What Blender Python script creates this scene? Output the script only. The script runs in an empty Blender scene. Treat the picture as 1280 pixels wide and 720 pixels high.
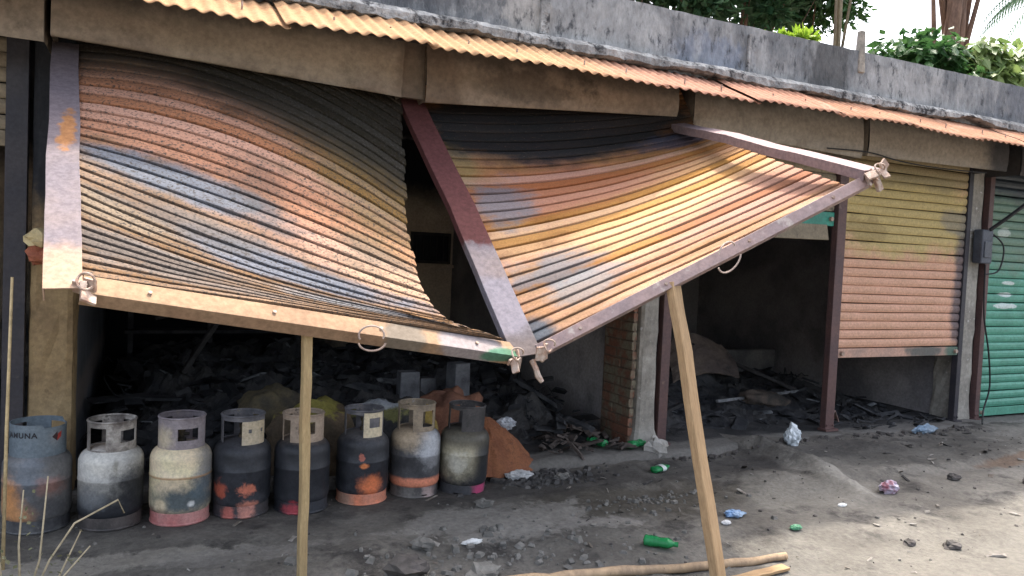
import bpy, math, random
import numpy as np
from mathutils import Vector, Matrix, noise as mnoise
random.seed(11)
R_ = math.radians
scene = bpy.context.scene
col = scene.collection

# ------------------------------------------------------------------ camera
cam_d = bpy.data.cameras.new('camera'); cam = bpy.data.objects.new('camera', cam_d); col.objects.link(cam)
psi, pit, rol = math.atan(.48), math.atan(41/960), math.atan(.045)
F0 = Vector((math.sin(psi), math.cos(psi), 0)); R0 = Vector((math.cos(psi), -math.sin(psi), 0)); ZZ = Vector((0, 0, 1))
Fv = F0*math.cos(pit) - ZZ*math.sin(pit); U0 = ZZ*math.cos(pit) + F0*math.sin(pit)
Rv = R0*math.cos(rol) + U0*math.sin(rol); Uv = U0*math.cos(rol) - R0*math.sin(rol)
CAM = Vector((0.46, -5.02, 1.48))
mw = Matrix((Rv, Uv, -Fv)).transposed().to_4x4(); mw.translation = CAM
cam.matrix_world = mw
cam_d.sensor_width = 36; cam_d.lens = 27; cam_d.clip_start = .05; cam_d.clip_end = 2000
scene.camera = cam
# ------------------------------------------------------------------ sky, sun, exposure
SUNV = Vector((.31, .36, 1)).normalized()
w = bpy.data.worlds.new('World'); scene.world = w; w.use_nodes = True
wn = w.node_tree.nodes; wl = w.node_tree.links
bg = wn['Background']; sky = wn.new('ShaderNodeTexSky'); sky.sky_type = 'NISHITA'; sky.sun_disc = False
sky.sun_elevation = math.asin(SUNV.z); sky.sun_rotation = math.atan2(SUNV.x, SUNV.y)
sky.dust_density = 7.0; sky.ozone_density = 1.2; sky.air_density = 1.0
bg.inputs[1].default_value = .15
hs = wn.new('ShaderNodeHueSaturation'); hs.inputs['Saturation'].default_value = .62
wl.new(sky.outputs[0], hs.inputs['Color']); wl.new(hs.outputs[0], bg.inputs[0])
sd = bpy.data.lights.new('sun', 'SUN'); so = bpy.data.objects.new('sun', sd); col.objects.link(so)
sd.energy = 1.5; sd.angle = R_(2.5); sd.color = (1, .93, .82)
so.rotation_euler = SUNV.to_track_quat('Z', 'Y').to_euler(); so.location = (0, -4, 20)
vs = scene.view_settings; vs.view_transform = 'Standard'; vs.look = 'None'; vs.exposure = 2.2; vs.gamma = 1
vs.use_curve_mapping = False

# ------------------------------------------------------------------ helpers
class MB:
    def __init__(s): s.v = []; s.f = []; s.uv = None
    def add(s, vs, fs):
        o = len(s.v); s.v += [tuple(p) for p in vs]; s.f += [tuple(i+o for i in f) for f in fs]; return s
    def box(s, c, d, rot=None, tap=1.0):
        hx, hy, hz = d[0]/2, d[1]/2, d[2]/2; c = Vector(c)
        ps = [Vector((x*hx*(tap if z > 0 else 1), y*hy*(tap if z > 0 else 1), z*hz)) for z in (-1, 1) for y in (-1, 1) for x in (-1, 1)]
        if rot is not None: ps = [rot @ p for p in ps]
        return s.add([p+c for p in ps], [(0,2,3,1),(4,5,7,6),(0,1,5,4),(2,6,7,3),(0,4,6,2),(1,3,7,5)])
    def beam(s, p0, p1, wd, th, n):          # box from p0 to p1; n = thickness direction hint
        p0 = Vector(p0); p1 = Vector(p1); a = (p1-p0).normalized(); n = Vector(n); n = (n-a*n.dot(a)).normalized(); b = a.cross(n)
        ps = [p + b*(x*wd/2) + n*(y*th/2) for p in (p0, p1) for y in (-1, 1) for x in (-1, 1)]
        return s.add(ps, [(0,2,3,1),(4,5,7,6),(0,1,5,4),(2,6,7,3),(0,4,6,2),(1,3,7,5)])
    def tube(s, pts, rad, n=8, cap=True):
        pts = [Vector(p) for p in pts]; m = len(pts)
        if not hasattr(rad, '__len__'): rad = [rad]*m
        vs = []; fs = []
        ref = None
        for i, p in enumerate(pts):
            t = (pts[min(i+1, m-1)]-pts[max(i-1, 0)]).normalized()
            if ref is None: ref = Vector((0,0,1)) if abs(t.z) < .9 else Vector((1,0,0))
            b = t.cross(ref).normalized(); ref = b.cross(t).normalized()
            for k in range(n):
                a = 2*math.pi*k/n; vs.append(p+(b*math.cos(a)+ref*math.sin(a))*rad[i])
        for i in range(m-1):
            for k in range(n):
                k2 = (k+1) % n; fs.append((i*n+k, i*n+k2, (i+1)*n+k2, (i+1)*n+k))
        if cap: fs += [tuple(range(n-1, -1, -1)), tuple(range((m-1)*n, m*n))]
        return s.add(vs, fs)
    def grid(s, fn, nu, nv, closed=False):
        vs = [fn(i/nu, j/nv) for j in range(nv+1) for i in range(nu+1)]; W = nu+1
        return s.add(vs, [(j*W+i, j*W+i+1, (j+1)*W+i+1, (j+1)*W+i) for j in range(nv) for i in range(nu)])
    def lathe(s, prof, n=40):
        vs = [(r*math.cos(2*math.pi*k/n), r*math.sin(2*math.pi*k/n), z) for r, z in prof for k in range(n)]
        fs = [(i*n+k, i*n+(k+1) % n, (i+1)*n+(k+1) % n, (i+1)*n+k) for i in range(len(prof)-1) for k in range(n)]
        return s.add(vs, fs)
    def blob(s, c, r, nz=10, na=16, amp=.15, fr=2.0, seed=0, power=1.0):   # lumpy closed ellipsoid
        c = Vector(c); vs = []
        for j in range(nz+1):
            th = math.pi*j/nz
            for k in range(na):
                a = 2*math.pi*k/na
                d = Vector((math.sin(th)*math.cos(a), math.sin(th)*math.sin(a), math.cos(th)))
                d = Vector([math.copysign(abs(q)**power, q) for q in d])
                m = 1+amp*mnoise.fractal(d*fr+Vector((seed*7.3, seed*3.1, 0)), 1.0, 2.0, 3)
                vs.append(c+Vector((d.x*r[0], d.y*r[1], d.z*r[2]))*m)
        return s.add(vs, [(j*na+k, (j+1)*na+k, (j+1)*na+(k+1) % na, j*na+(k+1) % na) for j in range(nz) for k in range(na)])
    def obj(s, name, m, parent=None, smooth=False, bevel=0, loc=None):
        me = bpy.data.meshes.new(name); me.from_pydata(s.v, [], s.f); me.materials.append(m)
        if s.uv is not None:
            l = me.uv_layers.new(name='st')
            idx = np.zeros(len(me.loops), dtype=np.int32); me.loops.foreach_get('vertex_index', idx)
            l.data.foreach_set('uv', np.array(s.uv, dtype=np.float32)[idx].ravel())
        me.validate(); me.update()
        if smooth: me.shade_smooth()
        o = bpy.data.objects.new(name, me); col.objects.link(o)
        if parent is not None: o.parent = parent
        if loc is not None: o.location = loc
        if bevel:
            b = o.modifiers.new('bevel', 'BEVEL'); b.width = bevel; b.segments = 2; b.limit_method = 'ANGLE'
        return o
def tag(o, label=None, cat=None, group=None, kind=None):
    if label: o['label'] = label
    if cat: o['category'] = cat
    if group: o['group'] = group
    if kind: o['kind'] = kind
    return o
def empty(name, loc=(0,0,0), label=None, cat=None, group=None, rz=0):
    o = bpy.data.objects.new(name, None); col.objects.link(o); o.location = loc; o.rotation_euler = (0,0,rz); o.empty_display_size = .1
    return tag(o, label, cat, group)
def fbm(x, y, z=0, o=4): return mnoise.fractal(Vector((x, y, z)), 1.0, 2.0, o)
def sstep(a, b, x):
    t = max(0, min(1, (x-a)/(b-a))); return t*t*(3-2*t)

# ------------------------------------------------------------------ materials
def mat(name, c1, c2=None, scale=3.0, rough=.85, bump=.25, bscale=30, metal=0, coord='Object', patches=(), stretch=(1,1,1),
        c3=None, s3=14, t3=(.58,.72), spec=.3, trans=0, bdist=.01, lo=.35, hi=.65, psc=None, late=False):
    m = bpy.data.materials.new(name); m.use_nodes = True; N = m.node_tree.nodes; L = m.node_tree.links
    bs = N['Principled BSDF']; bs.inputs['Roughness'].default_value = rough; bs.inputs['Metallic'].default_value = metal
    bs.inputs['Specular IOR Level'].default_value = spec
    if trans: bs.inputs['Transmission Weight'].default_value = trans; bs.inputs['IOR'].default_value = 1.3
    if coord == 'World': cs = N.new('ShaderNodeNewGeometry').outputs['Position']
    elif coord == 'UV': cs = N.new('ShaderNodeTexCoord').outputs['UV']
    else: cs = N.new('ShaderNodeTexCoord').outputs['Object']
    pos = N.new('ShaderNodeNewGeometry').outputs['Position'] if coord == 'UV' else cs
    mp = N.new('ShaderNodeMapping'); mp.inputs['Scale'].default_value = stretch; L.new(pos, mp.inputs[0])
    def nz(sc, det=6, ro=.6, vec=None):
        n = N.new('ShaderNodeTexNoise'); n.inputs['Scale'].default_value = sc; n.inputs['Detail'].default_value = det; n.inputs['Roughness'].default_value = ro
        L.new(vec if vec is not None else mp.outputs[0], n.inputs['Vector']); return n.outputs['Fac']
    def mr(v, a, b):
        r = N.new('ShaderNodeMapRange'); r.inputs['From Min'].default_value = a; r.inputs['From Max'].default_value = b; r.interpolation_type = 'SMOOTHSTEP'
        L.new(v, r.inputs['Value']); return r.outputs['Result']
    def mix(f, a, b):
        x = N.new('ShaderNodeMix'); x.data_type = 'RGBA'
        if isinstance(f, float): x.inputs[0].default_value = f
        else: L.new(f, x.inputs[0])
        for s, i in ((a, 6), (b, 7)):
            if isinstance(s, tuple): x.inputs[i].default_value = s+(1,)
            else: L.new(s, x.inputs[i])
        return x.outputs[2]
    c = mix(mr(nz(scale), lo, hi), c1, c2 if c2 else tuple(q*.75 for q in c1))
    if c3 and not late: c = mix(mr(nz(s3, 8, .7), *t3), c, c3)
    orr = None
    if coord == 'UV':
        mu = N.new('ShaderNodeMapping'); mu.inputs['Scale'].default_value = (2.2, 13, 1); L.new(cs, mu.inputs[0])
        streak = nz(1.6, 8, .62, mu.outputs[0])
        c = mix(mr(streak, .38, .62), c, tuple(q*.62 for q in c1))
    if patches:
        pn = nz(psc or (4.5 if coord != 'World' else 3.0), 8, .68)
    if coord == 'UV' and patches:
        av = N.new('ShaderNodeMath'); av.operation = 'MULTIPLY_ADD'; L.new(pn, av.inputs[0]); av.inputs[1].default_value = .45
        m5 = N.new('ShaderNodeMath'); m5.operation = 'MULTIPLY'; m5.inputs[1].default_value = .6; L.new(streak, m5.inputs[0]); L.new(m5.outputs[0], av.inputs[2]); pn = av.outputs[0]
    for i, p in enumerate(patches):
        # p = (centre, radius, colour, strength, noise amplitude, softness)
        ce, ra, co, st, na, sf = p
        if coord == 'UV': na *= 1.3; sf *= 1.35
        sb = N.new('ShaderNodeVectorMath'); sb.operation = 'SUBTRACT'; L.new(cs, sb.inputs[0]); sb.inputs[1].default_value = tuple(ce)+(0,)*(3-len(ce))
        dv = N.new('ShaderNodeVectorMath'); dv.operation = 'MULTIPLY'; L.new(sb.outputs[0], dv.inputs[0]); dv.inputs[1].default_value = tuple(1/q for q in ra)+(0,)*(3-len(ra))
        ln = N.new('ShaderNodeVectorMath'); ln.operation = 'LENGTH'; L.new(dv.outputs[0], ln.inputs[0])
        ma = N.new('ShaderNodeMath'); ma.operation = 'MULTIPLY_ADD'; L.new(pn, ma.inputs[0]); ma.inputs[1].default_value = na*4; L.new(ln.outputs['Value'], ma.inputs[2])
        fc = mr(ma.outputs[0], 1+2*na+sf, 1+2*na-sf)
        if st < 1:
            mm = N.new('ShaderNodeMath'); mm.operation = 'MULTIPLY'; L.new(fc, mm.inputs[0]); mm.inputs[1].default_value = st; fc = mm.outputs[0]
        c = mix(fc, c, co)
    if c3 and late: c = mix(mr(nz(s3, 8, .7), *t3), c, c3)
    # fine dirt
    dd = mr(nz(bscale*1.3, 5, .7), .25, .75)
    hv = N.new('ShaderNodeMix'); hv.data_type = 'RGBA'; hv.blend_type = 'MULTIPLY'; hv.inputs[0].default_value = .55
    L.new(c, hv.inputs[6]); rp = N.new('ShaderNodeCombineColor'); 
    ad = N.new('ShaderNodeMath'); ad.operation = 'MULTIPLY_ADD'; L.new(dd, ad.inputs[0]); ad.inputs[1].default_value = .75; ad.inputs[2].default_value = .55
    for k in range(3): L.new(ad.outputs[0], rp.inputs[k])
    L.new(rp.outputs[0], hv.inputs[7]); c = hv.outputs[2]
    if coord == 'UV':
        oi = N.new('ShaderNodeObjectInfo'); hsv = N.new('ShaderNodeHueSaturation'); L.new(c, hsv.inputs['Color'])
        r1 = N.new('ShaderNodeMapRange'); r1.inputs['To Min'].default_value = .78; r1.inputs['To Max'].default_value = 1.16; L.new(oi.outputs['Random'], r1.inputs['Value']); L.new(r1.outputs['Result'], hsv.inputs['Value'])
        r2 = N.new('ShaderNodeMapRange'); r2.inputs['To Min'].default_value = 1.1; r2.inputs['To Max'].default_value = .8; L.new(oi.outputs['Random'], r2.inputs['Value']); L.new(r2.outputs['Result'], hsv.inputs['Saturation'])
        c = hsv.outputs['Color']
    L.new(c, bs.inputs['Base Color'])
    if bump:
        b = N.new('ShaderNodeBump'); b.inputs['Strength'].default_value = bump; b.inputs['Distance'].default_value = bdist
        L.new(nz(bscale, 8, .65), b.inputs['Height']); L.new(b.outputs[0], bs.inputs['Normal'])
    return m
SOOT = (.012,.013,.016)

# ------------------------------------------------------------------ ground
def gz(x, y):
    near = sstep(-6, -3, -abs(x-4)) if abs(x) < 30 else 0
    z = -.055 - .035*sstep(-.9, -2.6, y)
    quiet = 1-.75*math.exp(-((y+.5)/.28)**2)*(1 if -.4 < x < 2.6 else 0)
    a = .030*fbm(x*1.1+3, y*1.6, 0, 4) + .014*fbm(x*4.2, y*5.0, 2, 4) + .007*abs(fbm(x*13, y*13, 5, 3))
    far = 1-sstep(-3.2, -5, y)*.6
    # broken kerb ridge running out from the shop front
    kx = 4.98 - .05*math.sin(y*3)
    ridge = math.exp(-((x-kx-.05*fbm(y*3, 1))/.11)**2)*sstep(-1.62, -1.25, y)*sstep(.3, 0, y+.15)*(.075+.025*fbm(x*6, y*6))
    # raised shelf right of the ridge that breaks off towards the road
    sh = .045*sstep(4.95, 5.05, x)*sstep(-1.18-.12*fbm(x*1.7, 2)-.05*fbm(x*6, 8), -1.05-.12*fbm(x*1.7, 2), y)
    # low lumps in front of the middle pillar
    lump = .05*max(0, fbm(x*3.1+9, y*3.4, 1, 4))*math.exp(-((y+.75)/.4)**2)*(sstep(2.3, 2.7, x)-sstep(4.6, 5.0, x))
    lump2 = .03*max(0, fbm(x*4.1+2, y*4.4, 7, 4))*(sstep(1.2, 1.8, x)-sstep(2.8, 3.4, x))*math.exp(-((y+1.5)/.4)**2)
    return z + a*quiet*far + ridge + sh + lump + lump2
xs = [-400,-120,-40,-14,-8,-5] + list(np.arange(-3.2, 12.5, .05)) + [13,14,16,20,30,60,150,400]
ys = [-400,-120,-40,-16,-10,-7,-6] + list(np.arange(-5, -.14, .04)) + [-.1, 1, 4.5, 8, 14, 25, 60, 150, 400]
g = MB(); W = len(xs)
for y in ys:
    for x in xs:
        inr = -6 < x < 13.5 and -8 < y < -.09
        g.v.append((x, y, gz(x, y) if inr else -.09 if y < -.09 else -.12))
g.f = [(j*W+i, j*W+i+1, (j+1)*W+i+1, (j+1)*W+i) for j in range(len(ys)-1) for i in range(W-1)]
m_ground = mat('ground_dirt', (0.104,0.095,0.082), (0.166,0.154,0.135), scale=1.6, rough=.9, bump=.8, bscale=24, coord='World', c3=(0.048,0.044,0.040), s3=2.6, t3=(.50,.66), bdist=.02,
   patches=[((3.4,-1.0,0),(1.0,.32,1),(0.057,0.049,0.036),.75,.6,.3), ((2.3,-1.1,0),(.55,.28,1),(0.255,0.239,0.212),.75,.9,.2), ((2.9,-1.25,0),(.4,.1,1),(0.255,0.239,0.215),.8,1.0,.2),
            ((.25,-1.0,0),(.6,.12,1),(0.277,0.255,0.215),.75,.9,.2), ((1.0,-1.1,0),(.5,.1,1),(0.216,0.201,0.179),.6,.9,.2), ((4.6,-1.2,0),(.5,.35,1),(0.200,0.187,0.161),.7,.8,.25), ((5.0,-.85,0),(.12,.75,1),(.235,.222,.195),.8,.4,.2),
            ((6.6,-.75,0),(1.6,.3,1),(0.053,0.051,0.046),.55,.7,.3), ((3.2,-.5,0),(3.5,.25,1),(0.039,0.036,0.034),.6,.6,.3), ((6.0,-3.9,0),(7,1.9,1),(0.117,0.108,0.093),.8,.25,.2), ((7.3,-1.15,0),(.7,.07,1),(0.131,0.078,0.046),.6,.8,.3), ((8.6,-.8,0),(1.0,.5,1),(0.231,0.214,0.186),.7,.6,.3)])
tag(g.obj('ground', m_ground, smooth=True), 'sooty dirt ground in front of the shops', 'ground', kind='structure')

# ------------------------------------------------------------------ building
bld = empty('shop_building', (0,0,0), 'fire damaged single storey row of concrete shops with grey parapet', 'building')
m_plaster_in = mat('sooty_plaster', (.36,.33,.32), (.17,.16,.165), scale=1.1, rough=.95, coord='World', c3=(0.246,0.217,0.181), s3=2.2, t3=(.6,.8), bump=.3,
    patches=[((1.5,1.2,.6),(1.9,3.2,1.3),(0.012,0.013,0.017),.9,.4,.4)])
m_back = mat('stained_plaster', (0.609,0.500,0.370), (0.435,0.348,0.261), scale=1.3, rough=.95, coord='World', bump=.25, patches=[((2.0,4.2,2.85),(5,3,.8),SOOT,1,.12,.3), ((.8,4.2,.2),(1.9,3,1.35),SOOT,1,.2,.35), ((6.5,4.2,1),(2.2,3,3),(.33,.31,.30),1,.2,.3)])
m_floor = mat('sooty_floor', (.02,.02,.021), (.055,.052,.05), scale=2.5, rough=.9, coord='World', bump=.6, bscale=25, c3=(.1,.097,.09), s3=5, t3=(.62,.8), bdist=.02, patches=[((4,-.12,0),(12,.16,2),(.16,.15,.135),.8,.5,.3)])
m_ceil = mat('sooty_ceiling', (.018,.018,.02), (.035,.033,.033), scale=1.5, coord='World')
m_conc = mat('parapet_concrete', (.15,.155,.16), (.29,.29,.285), scale=5, rough=.92, coord='World', stretch=(1,1,.5), c3=(.05,.053,.058), s3=12, t3=(.52,.68), bump=.8, bscale=18, bdist=.02, psc=7,
    patches=[((1.8,-.25,3.2),(1.2,.5,.22),(.05,.055,.065),.7,.8,.35), ((4.3,-.25,3.1),(.35,.5,.16),(.13,.17,.25),.45,.8,.3), ((5.6,-.25,3.1),(.25,.5,.4),(.06,.06,.06),.8,.5,.3), ((6.6,-.25,3.1),(.5,.5,.25),(.36,.355,.345),.5,.9,.3), ((3.3,-.25,3.15),(.8,.5,.2),(.38,.38,.37),.5,.9,.3), ((2.75,-.25,3.2),(.16,.5,.4),(.36,.34,.31),.6,.7,.2), ((9.0,-.25,3.1),(1.2,.5,.4),(.10,.11,.13),.6,.6,.3)], late=True)
m_ledge = mat('ledge_mortar', (.40,.395,.38), (.19,.19,.185), scale=5, rough=.95, coord='World', c3=(.04,.04,.042), s3=7, t3=(.5,.62), bump=.9, bscale=22, bdist=.03)
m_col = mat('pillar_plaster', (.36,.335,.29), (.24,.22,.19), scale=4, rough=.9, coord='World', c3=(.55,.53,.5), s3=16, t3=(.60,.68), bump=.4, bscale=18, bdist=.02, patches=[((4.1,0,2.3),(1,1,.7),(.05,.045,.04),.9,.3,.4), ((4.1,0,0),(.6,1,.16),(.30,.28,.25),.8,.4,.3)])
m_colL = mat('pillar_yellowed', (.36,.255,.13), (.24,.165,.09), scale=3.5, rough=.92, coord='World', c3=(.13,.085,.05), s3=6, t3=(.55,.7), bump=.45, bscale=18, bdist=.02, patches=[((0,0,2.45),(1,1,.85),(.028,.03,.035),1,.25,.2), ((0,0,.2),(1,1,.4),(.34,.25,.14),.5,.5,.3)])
m_brick = mat('burnt_brick', (.22,.10,.065), (.17,.10,.072), scale=5, rough=.95, coord='World', c3=(.21,.185,.13), s3=5, t3=(.44,.58), bump=.5, bscale=30, patches=[((4,0.2,2.4),(1,2,.8),(.03,.026,.025),.9,.4,.4)])
m_mortar = mat('old_mortar', (.17,.125,.09), (.11,.08,.06), scale=6, rough=.95, coord='World', bump=.5)

def slab(name, x0, x1, y0, y1, z0, z1, m, **k):
    return MB().box(((x0+x1)/2, (y0+y1)/2, (z0+z1)/2), (x1-x0, y1-y0, z1-z0)).obj(name, m, bld, **k)
DEP = 4.2
# floor with a rough broken front edge
def floor_fn(u, v):
    x = -3+16*u
    edge = -.20+.05*fbm(x*2.2, 4)+.02*fbm(x*11, 5)
    if v < .1: return (x, edge-.012, -.15)
    t = (v-.1)/.9
    if t < .3: y = edge + (.25)*(t/.3)
    else: y = .05 + (DEP-.05)*((t-.3)/.7)
    return (x, y, (.002 if v > .12 else -.022)+.012*fbm(x*5, y*5, 3))
MB().grid(floor_fn, 220, 20).obj('floor', m_floor, bld, smooth=True)
slab('roof_slab', -6, 16, -.13, DEP+.15, 2.86, 3.0, m_ceil)
# parapet with uneven top and a thickness
def par_fn(u, v):
    x = -6+22*u
    top = 3.36+.008*fbm(x*1.5, 0)+.006*fbm(x*9, 1)
    if v < .5: return (x, -.25+.006*fbm(x*5, v*8), 2.88+(top-2.88)*(v/.5))
    if v < .75: return (x, -.25+.12*(v-.5)/.25, top+.003)
    return (x, -.13, top-(top-2.88)*((v-.75)/.25))
MB().grid(par_fn, 260, 12).obj('parapet', m_conc, bld)
# crumbled mortar ledge under the parapet
def ledge_fn(u, v):
    x = -6+22*u
    br = fbm(x*1.9, 7, 0, 5); depth = .10+.035*br+.018*fbm(x*13, 3)
    zb = 2.892+.08*max(0, fbm(x*.9, 12)+.05)+.012*fbm(x*15, 9)
    prof = [(-.255, 3.005), (-.26-depth*.55, 2.99), (-.25-depth, 2.955), (-.25-depth*1.0, zb+.012), (-.25-depth*.6, zb), (-.245, zb)]
    i = min(int(v*5+1e-6), 5); y, z = prof[i]
    return (x, y+.008*fbm(x*20, i*3), z+.008*fbm(x*17, i*5+2))
MB().grid(ledge_fn, 500, 5).obj('ledge', m_ledge, bld, smooth=False)
for x, wd, zt in ((2.90, .07, 3.33), (4.72, .02, 3.30)):
    MB().box((x, -.262, (3.0+zt)/2), (wd, .03, zt-3.0)).obj('parapet_rib', m_ledge, bld, bevel=.006)
m_stub = mat('weathered_post', (.33,.29,.24), (.2,.18,.15), scale=10, coord='World')
MB().box((5.98, -.235, 3.36), (.075, .07, .36), tap=.7).obj('post_stub', m_stub, bld, bevel=.01)
# walls
m_side = mat('side_wall_soot', (0.128,0.136,0.153), (0.060,0.063,0.071), scale=1.6, rough=.55, coord='World', patches=[((.1,1.5,.45),(1,3,.12),(0.221,0.178,0.153),.6,.5,.4)])
slab('back_wall', -6, 3.45, DEP, DEP+.14, -.1, 2.85, m_back)
slab('back_wall', 3.45, 3.99, DEP, DEP+.14, -.1, 1.33, m_back)
slab('back_wall', 3.45, 3.99, DEP, DEP+.14, 1.72, 2.85, m_back)
slab('back_wall', 3.99, 16, DEP, DEP+.14, -.1, 2.85, m_back)
MB().box((0.02, 2.26, 1.375), (.16, 3.88, 2.95)).obj('partition_wall', m_side, bld)
MB().box((4.09, 2.33, 1.375), (.14, 3.74, 2.95)).obj('partition_wall', m_plaster_in, bld)
MB().box((8.09, 2.26, 1.375), (.16, 3.88, 2.95)).obj('partition_wall', m_plaster_in, bld)
MB().box((12.09, 2.26, 1.375), (.16, 3.88, 2.95)).obj('partition_wall', m_plaster_in, bld)
MB().box((-4.0, 2.26, 1.375), (.16, 3.88, 2.95)).obj('partition_wall', m_plaster_in, bld)
# lintel beam behind the hoods
slab('lintel_beam', -6, 16, .12, .32, 2.52, 2.858, m_ceil)
# small barred window in the back wall
m_pane = mat('dark_pane', (.015,.016,.022), (.02,.022,.03), rough=.25)  # smooth near-black pane filling the window
m_frame = mat('charred_frame', (.03,.028,.03), (.05,.045,.04))
win = MB()
for x0, x1, z0, z1 in ((3.45,3.99,1.33,1.365),(3.45,3.99,1.685,1.72),(3.45,3.485,1.365,1.685),(3.955,3.99,1.365,1.685)):
    win.box(((x0+x1)/2, DEP+.03, (z0+z1)/2), (x1-x0, .08, z1-z0))
wf = win.obj('window', m_frame, bld)
MB().box((3.72, DEP+.05, 1.525), (.47, .01, .32)).obj('pane', m_pane, wf)
for k in range(5): MB().box((3.54+.09*k, DEP+.02, 1.525), (.012, .012, .32)).obj('bar', m_frame, wf)
MB().box((3.72, DEP-.03, 1.30), (.62, .07, .04)).obj('window_sill', m_back, bld)

# pillars
def pillar(x0, x1, y0, y1, zt, m, flare=.0, seed=0):
    b = MB(); n = 26
    cx, cy = (x0+x1)/2, (y0+y1)/2; hx, hy = (x1-x0)/2, (y1-y0)/2
    ring = []
    for k in range(6): ring.append((-1+2*k/6, -1))
    for k in range(6): ring.append((1, -1+2*k/6))
    for k in range(6): ring.append((1-2*k/6, 1))
    for k in range(6): ring.append((-1, 1-2*k/6))
    vs = []
    for j in range(n+1):
        z = -.1+(zt+.1)*j/n
        fl = flare*math.exp(-max(0, z)/.09)
        for (a, c) in ring:
            d = .008*fbm(a*2+seed, c*2, z*7)+.004*fbm(a*5+seed, c*5, z*22)
            q = .93 if abs(a) == 1 and abs(c) == 1 else 1
            vs.append((cx+a*q*(hx+fl+d), cy+c*q*(hy+fl*.8+d), z))
    M_ = len(ring)
    fs = [(j*M_+k, j*M_+(k+1) % M_, (j+1)*M_+(k+1) % M_, (j+1)*M_+k) for j in range(n) for k in range(M_)]
    b.add(vs, fs); return b.obj('pillar', m, bld, smooth=False)
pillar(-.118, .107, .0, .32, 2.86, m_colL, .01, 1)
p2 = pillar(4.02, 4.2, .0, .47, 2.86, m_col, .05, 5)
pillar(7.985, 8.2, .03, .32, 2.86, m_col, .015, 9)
pillar(-4.1, -3.88, .0, .32, 2.86, m_col, .015, 13)
pillar(11.98, 12.2, .0, .32, 2.86, m_col, .015, 17)
# exposed brickwork on the inner side of the middle pillar
MB().box((3.99, .25, 1.28), (.02, .42, 2.56)).obj('mortar_bed', m_mortar, p2)
bm_f = MB().box((0,0,0), (.045, .235, .066)); bm_h = MB().box((0,0,0), (.045, .15, .066))
src = {}
for c in range(33):
    z = .035+c*.0765
    for j, (y, mb, key) in enumerate(((.155, bm_f, 'f'), (.36, bm_h, 'h')) if c % 2 else ((.115, bm_h, 'h'), (.325, bm_f, 'f'))):
        if key not in src:
            o = mb.obj('brick', m_brick, p2, bevel=.006); src[key] = o
        else:
            o = src[key].copy(); col.objects.link(o); o.parent = p2
        o.location = (3.995+random.uniform(-.008, .006), y, z)
        o.rotation_euler = (random.uniform(-.015,.015), 0, random.uniform(-.02,.02))

# ------------------------------------------------------------------ steel posts and guide channels
m_steel = mat('brown_steel', (.115,.062,.055), (.085,.05,.05), scale=4, rough=.55, coord='World', c3=(.2,.13,.1), s3=9, t3=(.62,.75), bump=.15, spec=.4)
m_steel_dk = mat('dark_steel', (.035,.034,.042), (.05,.045,.05), scale=4, rough=.5, coord='World', c3=(.09,.075,.07), s3=9, t3=(.62,.75), bump=.15)
def channel(p0, p1, wd, dp, n, m, name, parent, th=.006, bend=.0):
    # U-section: face plate + two flanges turned back from the face
    p0 = Vector(p0); p1 = Vector(p1); a = (p1-p0).normalized(); n = Vector(n); n = (n-a*n.dot(a)).normalized(); b = a.cross(n)
    mb = MB(); Ln = (p1-p0).length; sd_ = p0.x*3.7+p1.z
    def plate(o, w_, t_):
        ns = 14; vs = []
        for i in range(ns+1):
            t = i/ns; e = math.sin(math.pi*t)
            c = p0+(p1-p0)*t + o + n*(bend*(.5*math.sin(math.pi*t)+.6*e*fbm(t*4, sd_)))+b*(bend*.7*e*fbm(t*3, sd_+4))
            vs += [c+b*(x*w_/2)+n*(y*t_/2) for y in (-1, 1) for x in (-1, 1)]
        fs = [(0,2,3,1), (ns*4, ns*4+1, ns*4+3, ns*4+2)]
        for i in range(ns):
            for q, r in ((0,1),(1,3),(3,2),(2,0)): fs.append((i*4+q, i*4+r, (i+1)*4+r, (i+1)*4+q))
        mb.add(vs, fs)
    plate(Vector(), wd, th)
    for s in (-1, 1): plate(b*(s*(wd/2-th/2)) - n*(dp/2+th/2), th, dp)
    return mb.obj(name, m, parent, bevel=.002)
def post(x, y, z0, z1, label, wd=.09, dp=.06, m=m_steel):
    e = empty('steel_post', (x, y, z0), label, 'post')
    channel((0,0,0), (0,0,z1-z0), wd, dp, (0,-1,0), m, 'channel', e)
    MB().box((0, .012, .02), (wd+.05, .1, .02)).obj('foot_plate', m, e)
    for sx in (-1, 1): MB().tube([(sx*(wd/2-.015), -.014, .06), (sx*(wd/2-.015), -.003, .06)], .009, 6).obj('bolt', m, e)
    return e
post(6.135, -.02, 0.0, 2.56, 'brown steel post standing between the open bay and orange shutter', .105)
post(4.268, -.005, -.01, 2.56, 'brown steel guide channel bolted beside the plastered brick pillar', .085)
post(8.262, -.005, -.02, 2.56, 'brown steel guide channel beside the green shutter', .07)
post(7.925, -.005, -.02, 2.56, 'dark steel guide channel along the edge of the orange shutter', .06, m=m_steel_dk)
post(-.185, -.02, -.02, 2.56, 'dark steel guide channel on the yellowed pillar at the next shop', .105, m=m_steel_dk)

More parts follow.
